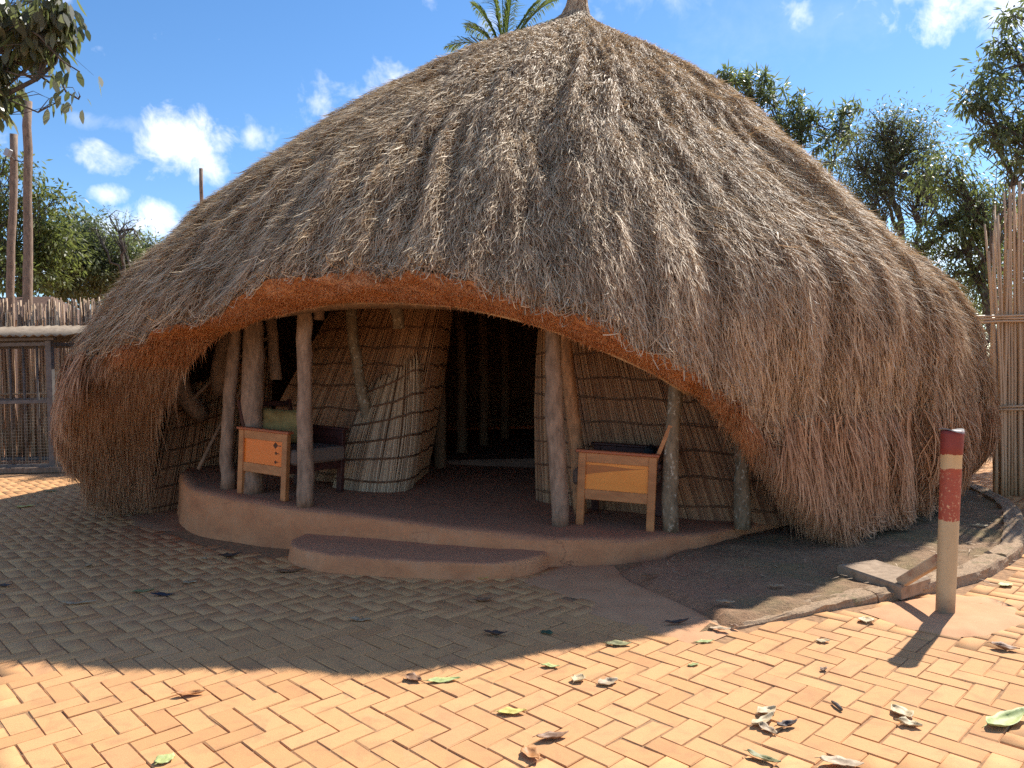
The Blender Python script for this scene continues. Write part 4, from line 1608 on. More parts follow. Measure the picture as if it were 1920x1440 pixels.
def fallen_leaf(px, py, length, width, ang, curl, col, label, cup=.3, seed=0, z0=.004, cat='leaf', name='fallen_leaf'):
    p = gnd(px, py, .0)
    if inside(bed_poly, p.x, p.y):
        p.z += .06
    if inside(cem_poly, p.x, p.y) or inside(cem2_poly, p.x, p.y):
        p.z += .014
    g = random.Random(seed * 7 + int(px))
    nu, nvv = 14, 6
    V, Fc = [], []
    for i in range(nu + 1):
        u = i / nu
        w = width / 2 * (math.sin(math.pi * min(1, u ** .8)) ** .75) * (1 + .16 * math.sin(u * 17 + seed) * g.uniform(.4, 1)) + .0015
        for j in range(nvv + 1):
            v = j / nvv * 2 - 1
            x = (u - .5) * length
            y = v * w
            # roll about the midrib and bend along it
            a = cup * 2.6 * abs(v)
            yy = math.copysign((math.sin(a) / max(.01, cup * 2.6)) * w, v) if cup > .02 else y
            zz_ = (1 - math.cos(a)) / max(.05, cup * 2.6) * w
            zz_ += curl * length * (u - .5) ** 2 * 1.3 + .003 * math.sin(u * 9 + v * 3 + seed) + g.uniform(0, .003)
            V.append((x, yy, zz_))
    for i in range(nu):
        for j in range(nvv):
            a = i * (nvv + 1) + j
            Fc.append((a, a + 1, a + nvv + 2, a + nvv + 1))
    zmin = min(v[2] for v in V)
    V = [(v[0], v[1], v[2] - zmin) for v in V]
    mb = MB()
    mb.add(V, Fc)
    mb.tube([(-length * .5, 0, V[3][2]), (-length * .62, .004, V[3][2] * .6 + .002)], [.0018, .0012], 4)
    o = mb.build(name, LC[col], None, True)
    sm = o.modifiers.new('thick', 'SOLIDIFY')
    sm.thickness = .0012
    o.location = (p.x, p.y, p.z + z0)
    o.rotation_euler = (g.uniform(-.08, .08), g.uniform(-.08, .08), R(ang))
    tag(o, label, cat, 'leaves fallen on the paving')
    return o


LEAVES = [
    (1026, 1188, .085, .05, -35, .1, 'green', 'small dark green leaf lying in the hut shadow'),
    (1160, 1210, .15, .06, -8, .2, 'olive', 'dull olive leaf in the shadow below the cement apron'),
    (1032, 1251, .10, .045, -10, .15, 'yellowgreen', 'yellow green leaf just inside the curved shadow edge'),
    (1085, 1277, .10, .075, 60, .5, 'pale', 'pale crumpled leaf at the shadow edge beside a tan curled one'),
    (1140, 1283, .12, .07, 25, .45, 'tan', 'tan curled leaf beside the pale crumpled leaf'),
    (1270, 1175, .16, .05, 12, .6, 'dark', 'dark brown curled leaf on the cement apron'),
    (1348, 1186, .14, .05, -14, .25, 'tan', 'long tan leaf at the tip of the cement apron'),
    (1378, 1181, .06, .03, -30, .4, 'brown', 'short brown leaf touching the start of the kerb'),
    (1322, 1205, .11, .035, 5, .1, 'yellowgreen', 'narrow yellow green leaf on the shadow edge under the apron'),
    (1438, 1338, .12, .07, 30, .5, 'pale', 'pale crumpled leaf on top of a small heap of dry leaves'),
    (1432, 1356, .16, .06, 35, .6, 'pale', 'pale rolled leaf in the middle of the dry leaf heap'),
    (1440, 1372, .10, .05, -60, .5, 'tan', 'tan leaf at the bottom of the dry leaf heap'),
    (1476, 1364, .11, .05, 20, .7, 'dark', 'dark brown curled leaf beside the dry leaf heap'),
    (1036, 1387, .15, .06, 18, .55, 'brown', 'brown rolled leaf on sunlit paving'),
    (996, 1420, .13, .07, -62, .5, 'orange', 'orange brown leaf with a ragged rim on sunlit paving'),
    (1690, 1340, .13, .09, 100, .4, 'pale', 'cream curled leaf with a broad base on sunlit paving'),
    (1706, 1362, .10, .07, -35, .6, 'pale', 'cream curled leaf tip beside the broad cream leaf'),
    (1888, 1356, .27, .10, 24, .5, 'yellowgreen', 'large pale yellow curled leaf, the biggest on the paving'),
    (1432, 1427, .14, .045, -38, .5, 'olive', 'rolled olive leaf with a dark underside'),
    (1578, 1436, .17, .07, -8, .4, 'tan', 'tan leaf cut by the bottom of the picture'),
    (1884, 1219, .14, .08, -28, .6, 'brown', 'brown crumpled leaf near the bollard shadow'),
    (1848, 1132, .20, .08, -6, .05, 'yellowgreen', 'flat pale green leaf beside the bollard foot'),
    (1624, 1166, .11, .10, 70, .3, 'pale', 'cream heart shaped leaf below the kerb'),
    (1543, 1204, .075, .06, -10, .1, 'pale', 'small whitish leaf scrap on sunlit paving'),
    (1300, 1249, .06, .03, 10, .1, 'yellowgreen', 'tiny pale green leaf fragment on sunlit paving'),
    (1886, 1100, .12, .08, 20, .3, 'yellowgreen', 'pale leaf leaning against the kerb beyond the bollard'),
    (1545, 1258, .05, .035, 40, .5, 'brown', 'tiny brown leaf with a thin stalk'),
    (960, 1338, .14, .06, -4, .2, 'yellow', 'yellow leaf with a dark tip on sunlit paving'),
    (832, 1278, .18, .055, 6, .15, 'yellowgreen', 'long yellow green leaf next to a brown leaf on the shadow edge'),
    (776, 1276, .11, .07, -35, .5, 'brown', 'brown curled leaf touching the long yellow green leaf'),
    (357, 1304, .15, .05, 12, .5, 'orange', 'orange brown rolled leaf on sunlit paving past the shadow'),
    (310, 1426, .10, .075, 75, .1, 'yellowgreen', 'torn yellow green leaf with a black rim'),
    (930, 1192, .15, .06, -20, .6, 'dark', 'dark curled leaf on shaded paving below the step'),
    (306, 1117, .17, .05, 5, .25, 'blue', 'blue black flat scrap on shaded paving'),
    (268, 1110, .16, .05, 22, .2, 'olive', 'olive tan leaf beside the blue black scrap'),
    (355, 1094, .11, .05, 8, .3, 'tan', 'tan leaf behind the blue black scrap'),
    (148, 1133, .24, .05, 10, .3, 'tan', 'long dry leaf on shaded paving'),
    (167, 1063, .08, .06, 80, .6, 'tan', 'upright tan leaf on shaded paving'),
    (383, 1050, .06, .05, 20, .5, 'tan', 'small tan leaf by the foot of the platform'),
    (432, 1045, .20, .08, 25, .6, 'dark', 'dark crumpled leaf by the foot of the platform'),
    (543, 1073, .26, .08, 4, .3, 'brown', 'broad grey brown leaf beside the end of the step'),
    (905, 1086, .09, .04, -10, .3, 'yellow', 'small yellow leaf lying against the step'),
    (48, 951, .20, .12, 15, .2, 'yellow', 'lemon yellow leaf on sunlit paving near the cage'),
    (94, 922, .20, .08, 0, .2, 'olive', 'olive leaf on sunlit paving near the cage'),
    (242, 969, .12, .08, 0, .4, 'tan', 'small tan leaf below the hanging thatch flank'),
    (8, 1101, .14, .05, 0, .5, 'dark', 'dark curled leaf at the shaded paving margin'),
    (905, 1128, .13, .06, 12, .5, 'brown', 'brown leaf in the shadow in front of the step'),
    (675, 1164, .15, .05, -5, .25, 'tan', 'tan leaf lying flat in the middle of the shadow'),
    (1220, 1097, .14, .06, 10, .4, 'brown', 'brown leaf where the cement apron meets the red earth'),
    (1456, 1118, .10, .05, -5, .3, 'tan', 'tan leaf on the dark soil bed'),
    (1360, 1150, .12, .06, -12, .3, 'tan', 'tan leaf on the soil bed by the cement apron'),
    (1838, 1000, .14, .07, -25, .2, 'pale', 'pale leaf on the sunlit end of the soil bed'),
]
for i, L_ in enumerate(LEAVES):
    fallen_leaf(L_[0], L_[1], L_[2] * .92, L_[3] * .92, L_[4], L_[5] * .7, L_[6], L_[7], cup=L_[5] * .65, seed=i)
mb = MB()
p0, p1 = gnd(1560, 1320), gnd(1578, 1336)
p0.z = p1.z = .012
mb.tube([p0, (p0 + p1) / 2 + Vector((0, 0, .004)), p1], [.005, .009, .007], 6)
tw = mb.build('twig', M['bark'], None, True)
tag(tw, 'short dark twig lying on sunlit paving', 'twig')
# straw litter
g = np.random.default_rng(77)
n = 900
base = np.concatenate([np.stack([g.normal(-3.75, .35, n // 2), g.normal(8.1, .4, n // 2)], 1), np.stack([g.uniform(.8, 4.6, n // 2), g.uniform(4.9, 7.2, n // 2)], 1)])
ang = g.uniform(0, 6.28, n)
ln = g.uniform(.02, .12, n)
zb = np.array([.055 if inside(bed_poly, x, y) else .012 for x, y in base]) + g.uniform(0, .012, n)
ok = np.array([not inside(plat_poly, x, y) for x, y in base])
P = np.zeros((n, 3, 3))
for k_ in range(3):
    P[:, k_, 0] = base[:, 0] + np.cos(ang) * ln * (k_ / 2 - .5)
    P[:, k_, 1] = base[:, 1] + np.sin(ang) * ln * (k_ / 2 - .5)
    P[:, k_, 2] = zb
Wd = np.stack([-np.sin(ang), np.cos(ang), np.zeros(n)], 1)
V_, Q_, T_ = strand_geo(P[ok], Wd[ok], g.uniform(.0015, .004, n)[ok])
lit = np_mesh('straw_litter', V_, [Q_, T_], M['reed_pale'])
lit['kind'] = 'stuff'
tag(lit, 'loose dry straw scattered on the soil beside the hut', 'straw')

# ------------------------------------------------------------------ left fence, cage, poles
def reed_fence(name, x0, y0, x1, y1, h, n, rad, mat, seed, jit, label, rails, thing=True, lean=.05, parts=0):
    g = random.Random(seed)
    r = empty(name, ((x0 + x1) / 2, (y0 + y1) / 2, 0))
    tag(r, label, 'fence')
    bpy.context.view_layer.update()
    L_ = math.hypot(x1 - x0, y1 - y0)
    dx, dy = (x1 - x0) / L_, (y1 - y0) / L_
    grp = MB()
    for i in range(n):
        u = g.random() * L_
        o = g.uniform(-.05, .05)
        hh = h * (1 + g.uniform(-jit, jit))
        ln_ = g.gauss(0, lean)
        bx_, by_ = x0 + dx * u - dy * o, y0 + dy * u + dx * o
        pts = [(bx_ + dx * ln_ * v * h * .35 + g.gauss(0, .008), by_ + dy * ln_ * v * h * .35 + g.gauss(0, .008), v * hh - .01) for v in (0, .25, .5, .75, 1)]
        rr_ = rad * g.uniform(.6, 1.25)
        grp.tube(pts, [rr_, rr_, rr_ * .95, rr_ * .88, rr_ * .7], 5)
    q = part(grp.build('reed_layer', mat, smooth=True), r)
    q['kind'] = 'stuff'
    for z_ in rails:
        for s in (-1, 1):
            mb = MB()
            pts = [(x0 + dx * L_ * k / 12 - dy * s * (.05 + rad), y0 + dy * L_ * k / 12 + dx * s * (.05 + rad), z_ + g.uniform(-.015, .015)) for k in range(13)]
            mb.tube(pts, rad * 1.0, 6)
            part(mb.build('rail', mat, smooth=True), r)
    return r


reed_fence('reed_fence', -16, 13.4, -1.5, 14.6, 2.78, 1500, .017, M['fence_reed'], 41, .075, 'tall reed fence with a ragged top behind the cage', (2.25, 1.2), lean=.06)

cage = empty('animal_cage', (-8.6, 12.2, 0))
tag(cage, 'dark steel mesh cage with a metal sheet roof beside the hut', 'cage')
bpy.context.view_layer.update()
CX0, CX1, CY0, CY1, CHT = -10.6, -7.30, 12.0, 13.1, 2.08


def cbox(name, lo, hi, mat=None, bev=.004):
    mb = MB()
    mb.box(lo, hi, bev)
    return part(fixn(mb.build(name, mat or M['steel'])), cage)


for x_, y_ in ((CX1, CY0), (CX1 - 1.65, CY0), (CX0, CY0), (CX1, CY1), (CX0, CY1)):
    cbox('corner_post', (x_ - .045, y_ - .045, 0), (x_ + .045, y_ + .045, CHT))
for y_ in (CY0, CY1):
    for z_ in (.10, 1.12, CHT - .05):
        cbox('rail', (CX0 + .046, y_ - .025, z_ - .03), (CX1 - .046, y_ + .025, z_ + .03))
for z_ in (.10, 1.12, CHT - .05):
    cbox('rail', (CX1 - .025, CY0 + .046, z_ - .03), (CX1 + .025, CY1 - .046, z_ + .03))
for k in range(14):
    x_ = CX1 - .23 - k * .215
    if x_ > CX0 + .1:
        mb = MB()
        mb.tube([(x_, CY0 + .04, .12), (x_, CY0 + .04, CHT - .06)], .017, 6)
        part(mb.build('bar', M['steel'], smooth=True), cage)
mb = MB()
for k in range(66):
    x_ = CX0 + .05 + k * .05
    if x_ < CX1 - .04:
        mb.tube([(x_, CY0 + .012, .1), (x_, CY0 + .012, CHT - .05)], .0016, 3, False)
for k in range(40):
    z_ = .12 + k * .05
    if z_ < CHT - .06:
        mb.tube([(CX0 + .05, CY0 + .015, z_), (CX1 - .05, CY0 + .015, z_)], .0016, 3, False)
        mb.tube([(CX1, CY0 + .05, z_), (CX1, CY1 - .05, z_)], .0016, 3, False)
for k in range(21):
    y_ = CY0 + .05 + k * .05
    mb.tube([(CX1, y_, .1), (CX1, y_, CHT - .05)], .0016, 3, False)
w = part(mb.build('wire_mesh', M['wire']), cage)
w['kind'] = 'stuff'
for k in range(5):
    mb = MB()
    x0_ = CX0 - .2 + k * .78
    V, Fc = [], []
    nx = 24
    for i in range(nx + 1):
        x_ = x0_ + i / nx * .82
        zz_ = .018 * math.sin(i / nx * 6 * 2 * math.pi) + .006 * k % .012
        V += [(x_, CY0 - .28, CHT + .07 + zz_), (x_, CY1 + .1, CHT + .30 + zz_)]
    for i in range(nx):
        Fc.append((2 * i, 2 * i + 2, 2 * i + 3, 2 * i + 1))
    mb.add(V, Fc)
    o = part(mb.build('roof_sheet', M['sheet'], smooth=True), cage)
    md = o.modifiers.new('thick', 'SOLIDIFY')
    md.thickness = .004
cbox('roof_purlin', (CX0 - .1, CY0 - .06, CHT + .005), (CX1 + .1, CY0 + .04, CHT + .05))
cbox('roof_purlin', (CX0 - .1, CY1 - .05, CHT + .02), (CX1 + .1, CY1 + .05, CHT + .25))
# low timber sill in front of the cage
mb = MB()
mb.box((-10.6, 11.86, 0), (-6.9, 11.93, .09), .01)
si = fixn(mb.build('timber_sill', M['pole']))
tag(si, 'low brown timber lying along the front of the cage', 'timber')


def pole(name, label, px, ytop, Y, rad, lean_px, mat, group=None):
    top = at(px, ytop, Y)
    bot = at(px + lean_px, 560, Y)
    d = (top - bot)
    b0 = bot - d * (bot.z / d.z)
    r = empty(name, b0)
    tag(r, label, 'pole')
    bpy.context.view_layer.update()
    g = random.Random(int(px))
    pts = [b0 + (top - b0) * k / 14 + Vector((g.gauss(0, .012), g.gauss(0, .012), 0)) for k in range(15)]
    mb = MB()
    mb.tube(pts, [rad * (1.12 - .2 * k / 14) * g.uniform(.96, 1.04) for k in range(15)], 12, True, .03, g)
    part(mb.build('shaft', mat, smooth=True), r)
    return r, top


pA, tA = pole('timber_pole', 'tall thick timber pole without a lamp above the reed fence', 52, 190, 15.2, .085, 0, M['pole'])
pB, tB = pole('timber_pole', 'shorter crooked timber pole carrying a small floodlight', 27, 252, 16.0, .078, -8, M['pole'])
pC, tC = pole('timber_pole', 'thin far timber pole rising behind the thatched roof', 378, 316, 24.0, .06, 0, M['pole'])
fl_p = at(15, 286, 15.9)
mb = MB()
mb.box((-.09, -.04, -.08), (.09, .04, .08), .012, Matrix.Translation(fl_p) @ Matrix.Rotation(R(25), 4, 'Y') @ Matrix.Rotation(R(-30), 4, 'Z'))
part(fixn(mb.build('floodlight', M['lamp'])), pB)
mb = MB()
mb.tube([fl_p, at(27, 300, 15.95)], .012, 5)
part(mb.build('bracket', M['steel']), pB)
for i, (pts, lab) in enumerate((([at(46, 206, 15.2), at(30, 210, 16), at(0, 218, 17.5), at(-60, 228, 20)], 'black cable leading off from the top of the tall pole'),
                                ([at(30, 300, 16), at(40, 304, 15.6), at(48, 300, 15.25)], 'short black cable joining the two timber poles'),
                                ([at(12, 292, 15.9), at(4, 320, 16), at(-10, 350, 16.2)], 'black cable hanging from the floodlight'))):
    mb = MB()
    mb.tube(pts, .012, 5)
    o = mb.build('cable', M['cable'])
    tag(o, lab, 'cable')

# small house roof showing over the fence
hs = empty('small_house', (-15.5, 22, 0))
tag(hs, 'small house with a rusty roof showing just above the reed fence', 'house')
bpy.context.view_layer.update()
c0 = at(76, 562, 22)
mb = MB()
mb.box((c0.x - 3, 20.6, 0), (c0.x + .6, 24, c0.z - .55), .02)
part(fixn(mb.build('wall', M['house_wall'])), hs)
mb = MB()
x0_, x1_ = c0.x - 3.4, c0.x + .35
mb.add([(x0_, 20.2, c0.z - .7), (x1_ + .6, 20.2, c0.z - .7), (x1_ + .6, 24.4, c0.z - .7), (x0_, 24.4, c0.z - .7), (x0_ + 1, 22.3, c0.z + .12), (x1_ - .2, 22.3, c0.z + .12)],
       [(0, 1, 5, 4), (1, 2, 5), (2, 3, 4, 5), (3, 0, 4), (3, 2, 1, 0)])
part(fixn(mb.build('roof', M['rust_roof'])), hs)

# ------------------------------------------------------------------ right reed screen
RF = empty('reed_screen', (5.6, 8.2, 0))
tag(RF, 'tall golden reed screen bound with cross stalks beside the hut', 'screen')
bpy.context.view_layer.update()
g = random.Random(9)
for i in range(95):
    u = (i + g.uniform(-.4, .4)) / 95
    x_ = 5.28 + u * 2.3
    y_ = 8.28 - u * .45 + g.uniform(-.04, .04)
    top = 3.30 + g.uniform(-.16, .12) - .0 * u
    if i < 5:
        top -= .25 + g.random() * .3
    lx = g.gauss(0, .03) - (.10 if i < 4 else 0)
    rr_ = g.uniform(.013, .022)
    pts = [(x_ + lx * v * v + g.gauss(0, .004), y_ + g.gauss(0, .004), v * top) for v in np.linspace(0, 1, 9)]
    rads = [rr_ * (1.05 - .35 * k / 8) for k in range(9)]
    mb = MB()
    mb.tube(pts, rads, 6)
    part(mb.build('reed', M['reed_pale'], smooth=True), RF)
mb = MB()
for i in range(150):
    u = g.random()
    x_ = 5.30 + u * 2.3
    y_ = 8.36 - u * .45 + g.uniform(-.03, .03)
    top = 3.15 + g.uniform(-.3, .1)
    mb.tube([(x_, y_, 0), (x_ + g.gauss(0, .03), y_, top * .5), (x_ + g.gauss(0, .05), y_, top)], [.016, .014, .008], 5)
w = part(mb.build('back_reeds', M['reed_pale'], smooth=True), RF)
w['kind'] = 'stuff'
for z_, xs_ in ((1.93, 4.55), (1.90, 4.6), (1.965, 4.7), (.98, 5.25), (.945, 5.2)):
    mb = MB()
    pts = [(xs_ + (7.6 - xs_) * k / 8, 8.22 - max(0, (xs_ + (7.6 - xs_) * k / 8 - 5.28)) * .196 - g.uniform(.0, .02), z_ + g.uniform(-.006, .006)) for k in range(9)]
    mb.tube(pts, .014, 6)
    part(mb.build('cross_stalk', M['reed_pale'], smooth=True), RF)


# ------------------------------------------------------------------ trees
def leaf_quads(P, D, U, L_, W_):
    """folded lance leaves: base P, direction D, up U -> verts, tris"""
    n = len(P)
    Sx = np.cross(D, U)
    Sx /= np.linalg.norm(Sx, axis=1)[:, None] + 1e-9
    mid_ = P + D * (L_ * .45)[:, None]
    V = np.stack([P, mid_ + Sx * (W_ / 2)[:, None], P + D * L_[:, None] - U * (L_ * .06)[:, None], mid_ - Sx * (W_ / 2)[:, None]], 1)
    b0 = (np.arange(n) * 4)[:, None]
    return V.reshape(-1, 3), np.concatenate([b0, b0 + 1, b0 + 2, b0 + 3], 1)


def leaf_oval(P, D, U, L_, W_):
    """oval pointed leaves, folded along the midrib: two four-sided halves each"""
    n = len(P)
    Sx = np.cross(D, U)
    Sx /= np.linalg.norm(Sx, axis=1)[:, None] + 1e-9
    f = lambda a, b: P + D * (L_ * a)[:, None] + Sx * (W_ * b)[:, None] - U * ((L_ * .10) * a * a - abs(b) * W_ * .25)[:, None]
    V = np.stack([f(0, 0), f(.22, .40), f(.55, .50), f(.84, .26), f(1, 0), f(.84, -.26), f(.55, -.50), f(.22, -.40)], 1)
    b0 = (np.arange(n) * 8)[:, None]
    return V.reshape(-1, 3), np.concatenate([b0 + k for k in range(8)], 1)


def tree(label, trunk, blobs, nclus, leaves, leaf_len, leaf_w, lmat, seed, name='tree', droop=.4, spread=.35, trunk_r=.2, star=False, group=None, limb_r=.06, fill=.35, oval=False):
    """trunk: list of points; blobs: (centre, radii, weight); twigs run from the limbs to clusters of leaves"""
    g = np.random.default_rng(seed)
    r0 = random.Random(seed)
    base = Vector(trunk[0])
    r = empty(name, base)
    tag(r, label, 'tree', group)
    bpy.context.view_layer.update()
    tr = MB()
    T = resample(np.array([tuple(p) for p in trunk], float), 12)
    T[1:-1] += g.normal(0, trunk_r * .25, (10, 3)) * np.array([1, 1, .2])
    tr.tube([tuple(p) for p in T], [trunk_r * (1 - .6 * k / 11) for k in range(12)], 9, True, .06, r0)
    wsum = sum(b[2] for b in blobs)
    PP = []
    for c, rad, wgt in blobs:
        c = np.array(tuple(c))
        rad = np.array(rad)
        # limb from the trunk to the blob
        k0 = r0.randrange(6, 12)
        s = T[k0]
        m_ = (s + c) / 2 + g.normal(0, .12, 3) * np.linalg.norm(c - s) + np.array([0, 0, .1 * np.linalg.norm(c - s)])
        lim = resample(np.array([s, m_, c]), 9)
        lim[1:-1] += g.normal(0, .03, (7, 3)) * np.linalg.norm(c - s)
        tr.tube([tuple(p) for p in lim], [limb_r * (1.1 - .7 * k / 8) for k in range(9)], 6, True, .05, r0)
        nb = max(3, int(nclus * wgt / wsum))
        dirs = g.normal(0, 1, (nb, 3))
        dirs /= np.linalg.norm(dirs, axis=1)[:, None]
        rr_ = g.uniform(fill, 1.0, nb) ** .6
        pts = c + dirs * rad * rr_[:, None]
        for p in pts:
            s_ = lim[r0.randrange(4, 9)]
            mm = (s_ + p) / 2 + g.normal(0, .06, 3) * np.linalg.norm(p - s_) + np.array([0, 0, .08]) * np.linalg.norm(p - s_)
            tr.tube([tuple(s_), tuple(mm), tuple(p)], [limb_r * .32, limb_r * .2, limb_r * .08], 4, False)
        PP.append(pts)
    part(fixn(tr.build('trunk', M['bark'], smooth=True)), r)
    Pc = np.concatenate(PP)
    n = len(Pc) * leaves
    cl = np.repeat(Pc, leaves, 0)
    csz = np.repeat(g.uniform(.5, 1.3, len(Pc)), leaves)
    dd = g.normal(0, 1, (n, 3))
    dd /= np.linalg.norm(dd, axis=1)[:, None]
    if star:
        off = dd * (.10 * leaf_len)
    else:
        off = dd * (spread * g.random(n) ** .6 * csz)[:, None] * np.array([1, 1, .75])
    D = dd * .9 + g.normal(0, .35, (n, 3))
    D[:, 2] -= droop
    D /= np.linalg.norm(D, axis=1)[:, None]
    U = g.normal(0, .5, (n, 3)) + np.array([0, 0, 1.0])
    U -= D * (U * D).sum(1)[:, None]
    U /= np.linalg.norm(U, axis=1)[:, None] + 1e-9
    V_, F_ = (leaf_oval if oval else leaf_quads)(cl + off, D, U, leaf_len * g.uniform(.6, 1.25, n), leaf_w * g.uniform(.7, 1.2, n))
    part(np_mesh('crown', V_, [F_], lmat), r)
    return r


def blob(px, py, Y, rpx, rpy, w=1.0, rd=None):
    c = at(px, py, Y)
    k = Y / F_PX
    g_ = 1.0 if rd else 1.22
    return (c, (rpx * k * g_, (rd if rd else rpx * k * .8), rpy * k * g_), w)


GB, GF = 'trees beyond the fence', 'trees behind the hut'
# far side, over the reed fence
c = at(30, 480, 24)
tree('bright leafy tree standing behind the two timber poles', [(c.x - .5, 24, 0), (c.x, 24, 3), (c.x + .2, 24, c.z)],
     [blob(20, 350, 24, 60, 50), blob(75, 400, 24, 45, 60), blob(30, 450, 24, 70, 60, 1.3), blob(100, 470, 24, 40, 50), blob(-60, 420, 24, 60, 90), blob(10, 520, 23.5, 90, 40)],
     300, 30, .20, .075, M['leaf_e'], 101, droop=.5, spread=.5, group=GB)
c = at(170, 500, 27)
tree('dense grey green tree with a rounded crown behind the fence', [(c.x, 27, 0), (c.x, 27, 2.5), (c.x + .2, 27, c.z)],
     [blob(165, 460, 27, 55, 45, 1.2), blob(130, 440, 27.5, 40, 40), blob(150, 520, 26.5, 80, 40, 1.3), blob(215, 490, 27, 45, 45), blob(120, 500, 26, 50, 50)],
     400, 32, .20, .075, M['leaf_b'], 102, droop=.6, spread=.5, group=GB)
c = at(240, 520, 30)
tree('grey green bushy tree half hidden by the thatched roof', [(c.x, 30, 0), (c.x, 30, 2.5), (c.x + .2, 30, c.z)],
     [blob(240, 490, 30, 60, 50, 1.2), blob(290, 500, 30, 60, 45), blob(200, 530, 29, 70, 30), blob(330, 520, 31, 60, 40)],
     330, 40, .20, .07, M['leaf_b'], 103, droop=.6, spread=.55, group=GB)
c = at(225, 480, 26)
tree('sparse bare branched tree with few leaves against the clouds', [(c.x + .3, 26, 0), (c.x + .2, 26, 3.5), (c.x, 26, at(0, 440, 26).z)],
     [blob(205, 405, 26, 32, 14, .7), blob(235, 420, 26, 30, 18, .6), blob(180, 430, 26, 20, 14, .5), blob(262, 450, 26, 22, 18, .6)],
     70, 5, .12, .03, M['leaf_b'], 104, droop=.1, spread=.3, trunk_r=.11, limb_r=.05, group=GB, fill=.2)
c = at(-160, 520, 30)
tree('dark tree at the end of the fence, mostly out of sight', [(c.x, 30, 0), (c.x, 30, 3), (c.x, 30, c.z)],
     [blob(-170, 430, 30, 110, 90, 1), blob(-80, 500, 29, 80, 60, .8)], 240, 40, .22, .09, M['leaf_a'], 105, group=GB)

# overhanging branch with big hanging leaves: its trunk stands beside the yard
tb = Vector((-6.6, 7.6, 0))
tree('overhanging tree branch with large dusty hanging leaves', [tb, (-6.5, 7.55, 2.4), (-6.0, 7.5, 4.2), at(-90, 60, 7.4)],
     [blob(25, 45, 7.2, 50, 55, 2.0, .5), blob(95, 40, 7.1, 40, 45, 1.2, .35), blob(125, 35, 7.1, 28, 30, .6, .25), blob(0, 135, 7.2, 14, 45, .7, .3), blob(-8, 195, 7.2, 8, 25, .3, .15), blob(60, 90, 7.1, 30, 18, .6, .3),
      blob(-60, 60, 7.4, 70, 100, 1.6, .6), blob(-40, -80, 7.3, 120, 80, 1.6, .7)],
     200, 7, .155, .062, M['leaf_c'], 106, droop=1.9, spread=.16, trunk_r=.16, limb_r=.035, fill=.1, oval=True)
# a twig reaching past the leaves
mb = MB()
tree('thin bare branch with a few last leaves reaching over the tall pole', [(-7.2, 7.9, 0), (-7.0, 7.8, 2.5), at(-60, 90, 7.6), at(40, 120, 7.2)],
     [blob(110, 143, 7.1, 26, 10, .5, .1), blob(150, 135, 7.1, 28, 10, .5, .1), blob(110, 190, 7.1, 30, 14, .8, .1), blob(150, 180, 7.1, 14, 12, .5, .1)],
     16, 2, .14, .055, M['leaf_c'], 107, droop=2.2, spread=.10, trunk_r=.05, limb_r=.016, fill=.3, oval=True)

# behind and beside the hut
c = at(1440, 200, 24)
tree('airy tree with star shaped leaf tufts rising behind the roof', [(c.x + 1.0, 24, 0), (c.x + .5, 24, 4), (c.x + .2, 24, c.z - 2)],
     [blob(1400, 165, 24, 45, 30, 1), blob(1450, 200, 24, 50, 40, 1.2), blob(1360, 150, 24, 25, 20, .4), blob(1495, 240, 24, 30, 45, .8), blob(1545, 240, 24, 40, 35, .8), blob(1500, 300, 24, 60, 40, 1), blob(1590, 230, 24, 28, 30, .5), blob(1420, 260, 24.5, 70, 40, .8)],
     260, 13, .34, .065, M['leaf_d'], 111, droop=.25, star=True, trunk_r=.17, limb_r=.05, group=GF)
c = at(1680, 330, 21)
tree('fine leaved rounded tree with an open branch fork', [(c.x + 1.6, 21, 0), (c.x + 1.2, 21, 2.2), (c.x + .2, 21, 4.4), (c.x - .1, 21, c.z)],
     [blob(1655, 255, 21, 55, 45, 1.2), blob(1705, 260, 21, 55, 50, 1.3), blob(1610, 310, 21, 50, 50, 1), blob(1680, 320, 21, 70, 40, 1), blob(1740, 330, 21, 40, 45, .8), blob(1600, 380, 21, 45, 40, .7), blob(1640, 380, 20.5, 50, 40, .7)],
     600, 13, .16, .040, M['leaf_b'], 112, droop=.5, spread=.55, trunk_r=.16, limb_r=.055, group=GF)
c = at(1800, 430, 18)
tree('dark drooping tree with arching limbs beside the reed screen', [(c.x + .9, 18, 0), (c.x + .8, 18, 1.8), (c.x + .5, 18, 3.2), (c.x, 18, c.z)],
     [blob(1775, 330, 18, 50, 40, 1), blob(1820, 380, 18, 50, 45, 1), blob(1770, 420, 18, 60, 30, 1), blob(1850, 450, 18, 40, 60, 1), blob(1800, 480, 18, 70, 35, .9), blob(1720, 470, 18.2, 40, 30, .6), blob(1840, 540, 18, 40, 40, .7), blob(1770, 530, 18, 50, 30, .5)],
     480, 13, .16, .046, M['leaf_a'], 113, droop=.8, spread=.52, trunk_r=.14, limb_r=.05, group=GF)
c = at(1960, 250, 13)
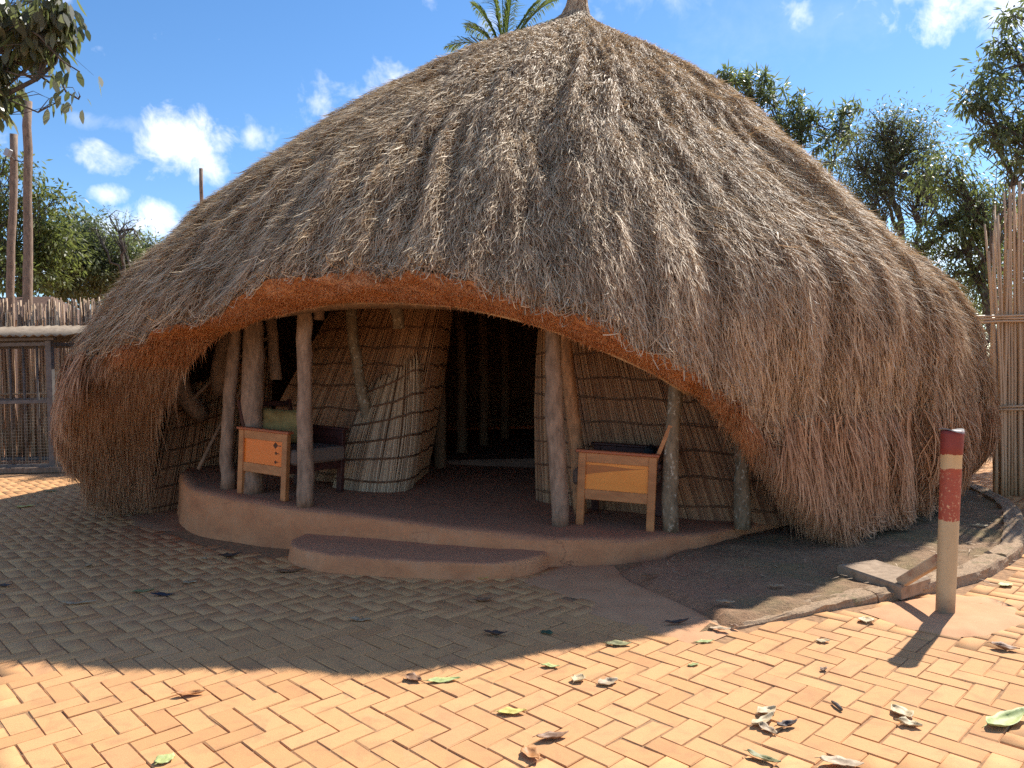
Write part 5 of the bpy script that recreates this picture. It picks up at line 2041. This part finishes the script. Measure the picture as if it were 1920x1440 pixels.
tree('near tree with long blue green leaves leaning over the reed screen', [(c.x + 1.2, 13.4, 0), (c.x + 1.1, 13.3, 3), (c.x + .6, 13, c.z - 1)],
     [blob(1880, 130, 13, 50, 45, 1.2, .6), blob(1835, 175, 13, 35, 30, .7, .4), blob(1900, 210, 13, 55, 45, 1.2, .6), blob(1860, 250, 13, 40, 30, .8, .5), blob(1900, 30, 13, 25, 20, .4, .3), blob(1910, 300, 13, 40, 40, 1, .5), blob(1990, 100, 13, 70, 90, 1, .8), blob(1990, 280, 13, 70, 80, 1, .8), blob(1815, 200, 13, 18, 10, .3, .2), blob(1885, 80, 13, 22, 15, .4, .3)],
     300, 10, .18, .045, M['leaf_d'], 114, droop=.55, spread=.22, trunk_r=.14, limb_r=.035, group=GF)
c = at(1900, 420, 22)
tree('dense dark tree filling the gap beyond the reed screen', [(c.x + 1, 22, 0), (c.x + .8, 22, 2), (c.x + .6, 22, c.z)],
     [blob(1880, 400, 22, 60, 60, 1.2), blob(1900, 480, 22, 60, 60, 1), blob(1860, 560, 22, 60, 50, .9), blob(1960, 440, 22, 80, 110, 1), blob(1840, 650, 22, 60, 60, .9)],
     330, 15, .18, .06, M['leaf_a'], 115, droop=.5, spread=.5, group=GF)
c = at(1620, 480, 30)
tree('pale distant tree low behind the roof slope', [(c.x, 30, 0), (c.x, 30, 2), (c.x, 30, c.z)],
     [blob(1640, 470, 30, 60, 40, 1), blob(1720, 540, 30, 60, 40, 1), blob(1780, 600, 30, 60, 40, 1)],
     120, 30, .2, .07, M['leaf_e'], 116, spread=.5, group=GF)

# palm behind the peak
pc = at(945, 75, 19.0)
palm = empty('palm_tree', (pc.x + .2, 19.2, 0))
tag(palm, 'palm with arching green fronds behind the roof peak', 'palm')
bpy.context.view_layer.update()
mb = MB()
mb.tube([(pc.x + .2, 19.2, 0), (pc.x + .1, 19.15, pc.z * .5), (pc.x, 19.0, pc.z - .4)], [.16, .13, .11], 10)
part(mb.build('trunk', M['bark'], smooth=True), palm)
g = random.Random(12)
for k, (tpx, tpy, arch) in enumerate([(835, 88, .55), (872, 50, .5), (885, 8, .5), (925, -30, .3), (965, -40, .25), (1010, 5, .45), (1045, 0, .5), (1060, 40, .4), (995, 60, .5), (900, 80, .4), (1030, 90, .5), (940, -60, .2)]):
    tip = at(tpx, tpy, 19.0 + g.uniform(-.8, .8))
    s = Vector((pc.x, 19.0, pc.z - .45))
    mid_ = (s + tip) / 2 + Vector((0, 0, arch * (tip - s).length * .55))
    pts = []
    for i in range(22):
        u = i / 21
        pts.append(s * (1 - u) ** 2 + mid_ * 2 * u * (1 - u) + tip * u * u)
    fr_ = MB()
    fr_.tube(pts, [.022 * (1 - .8 * i / 21) + .003 for i in range(22)], 4, False)
    for i in range(2, 22):
        tdir = (pts[min(i + 1, 21)] - pts[i - 1]).normalized()
        sd = tdir.cross(Vector((0, 0, 1))).normalized()
        u = i / 21
        for q in range(2):
            for s2 in (-1, 1):
                ll = (.62 * math.sin(math.pi * min(1, .15 + u * .85)) + .12) * g.uniform(.8, 1.1)
                d = (sd * s2 * .75 + tdir * .55 + Vector((0, 0, g.uniform(-.15, .2)))).normalized()
                b0 = pts[i] - tdir * (.04 * q)
                m1 = b0 + d * ll * .5
                e1 = b0 + d * ll + Vector((0, 0, -.28 * ll))
                wv = d.cross(Vector((0, 0, 1))).normalized() * .016
                n0 = len(fr_.v)
                fr_.v += [tuple(b0 - wv * .5), tuple(b0 + wv * .5), tuple(m1 + wv), tuple(m1 - wv), tuple(e1)]
                fr_.f += [(n0, n0 + 1, n0 + 2, n0 + 3), (n0 + 3, n0 + 2, n0 + 4)]
    part(fr_.build('frond', M['palm']), palm)
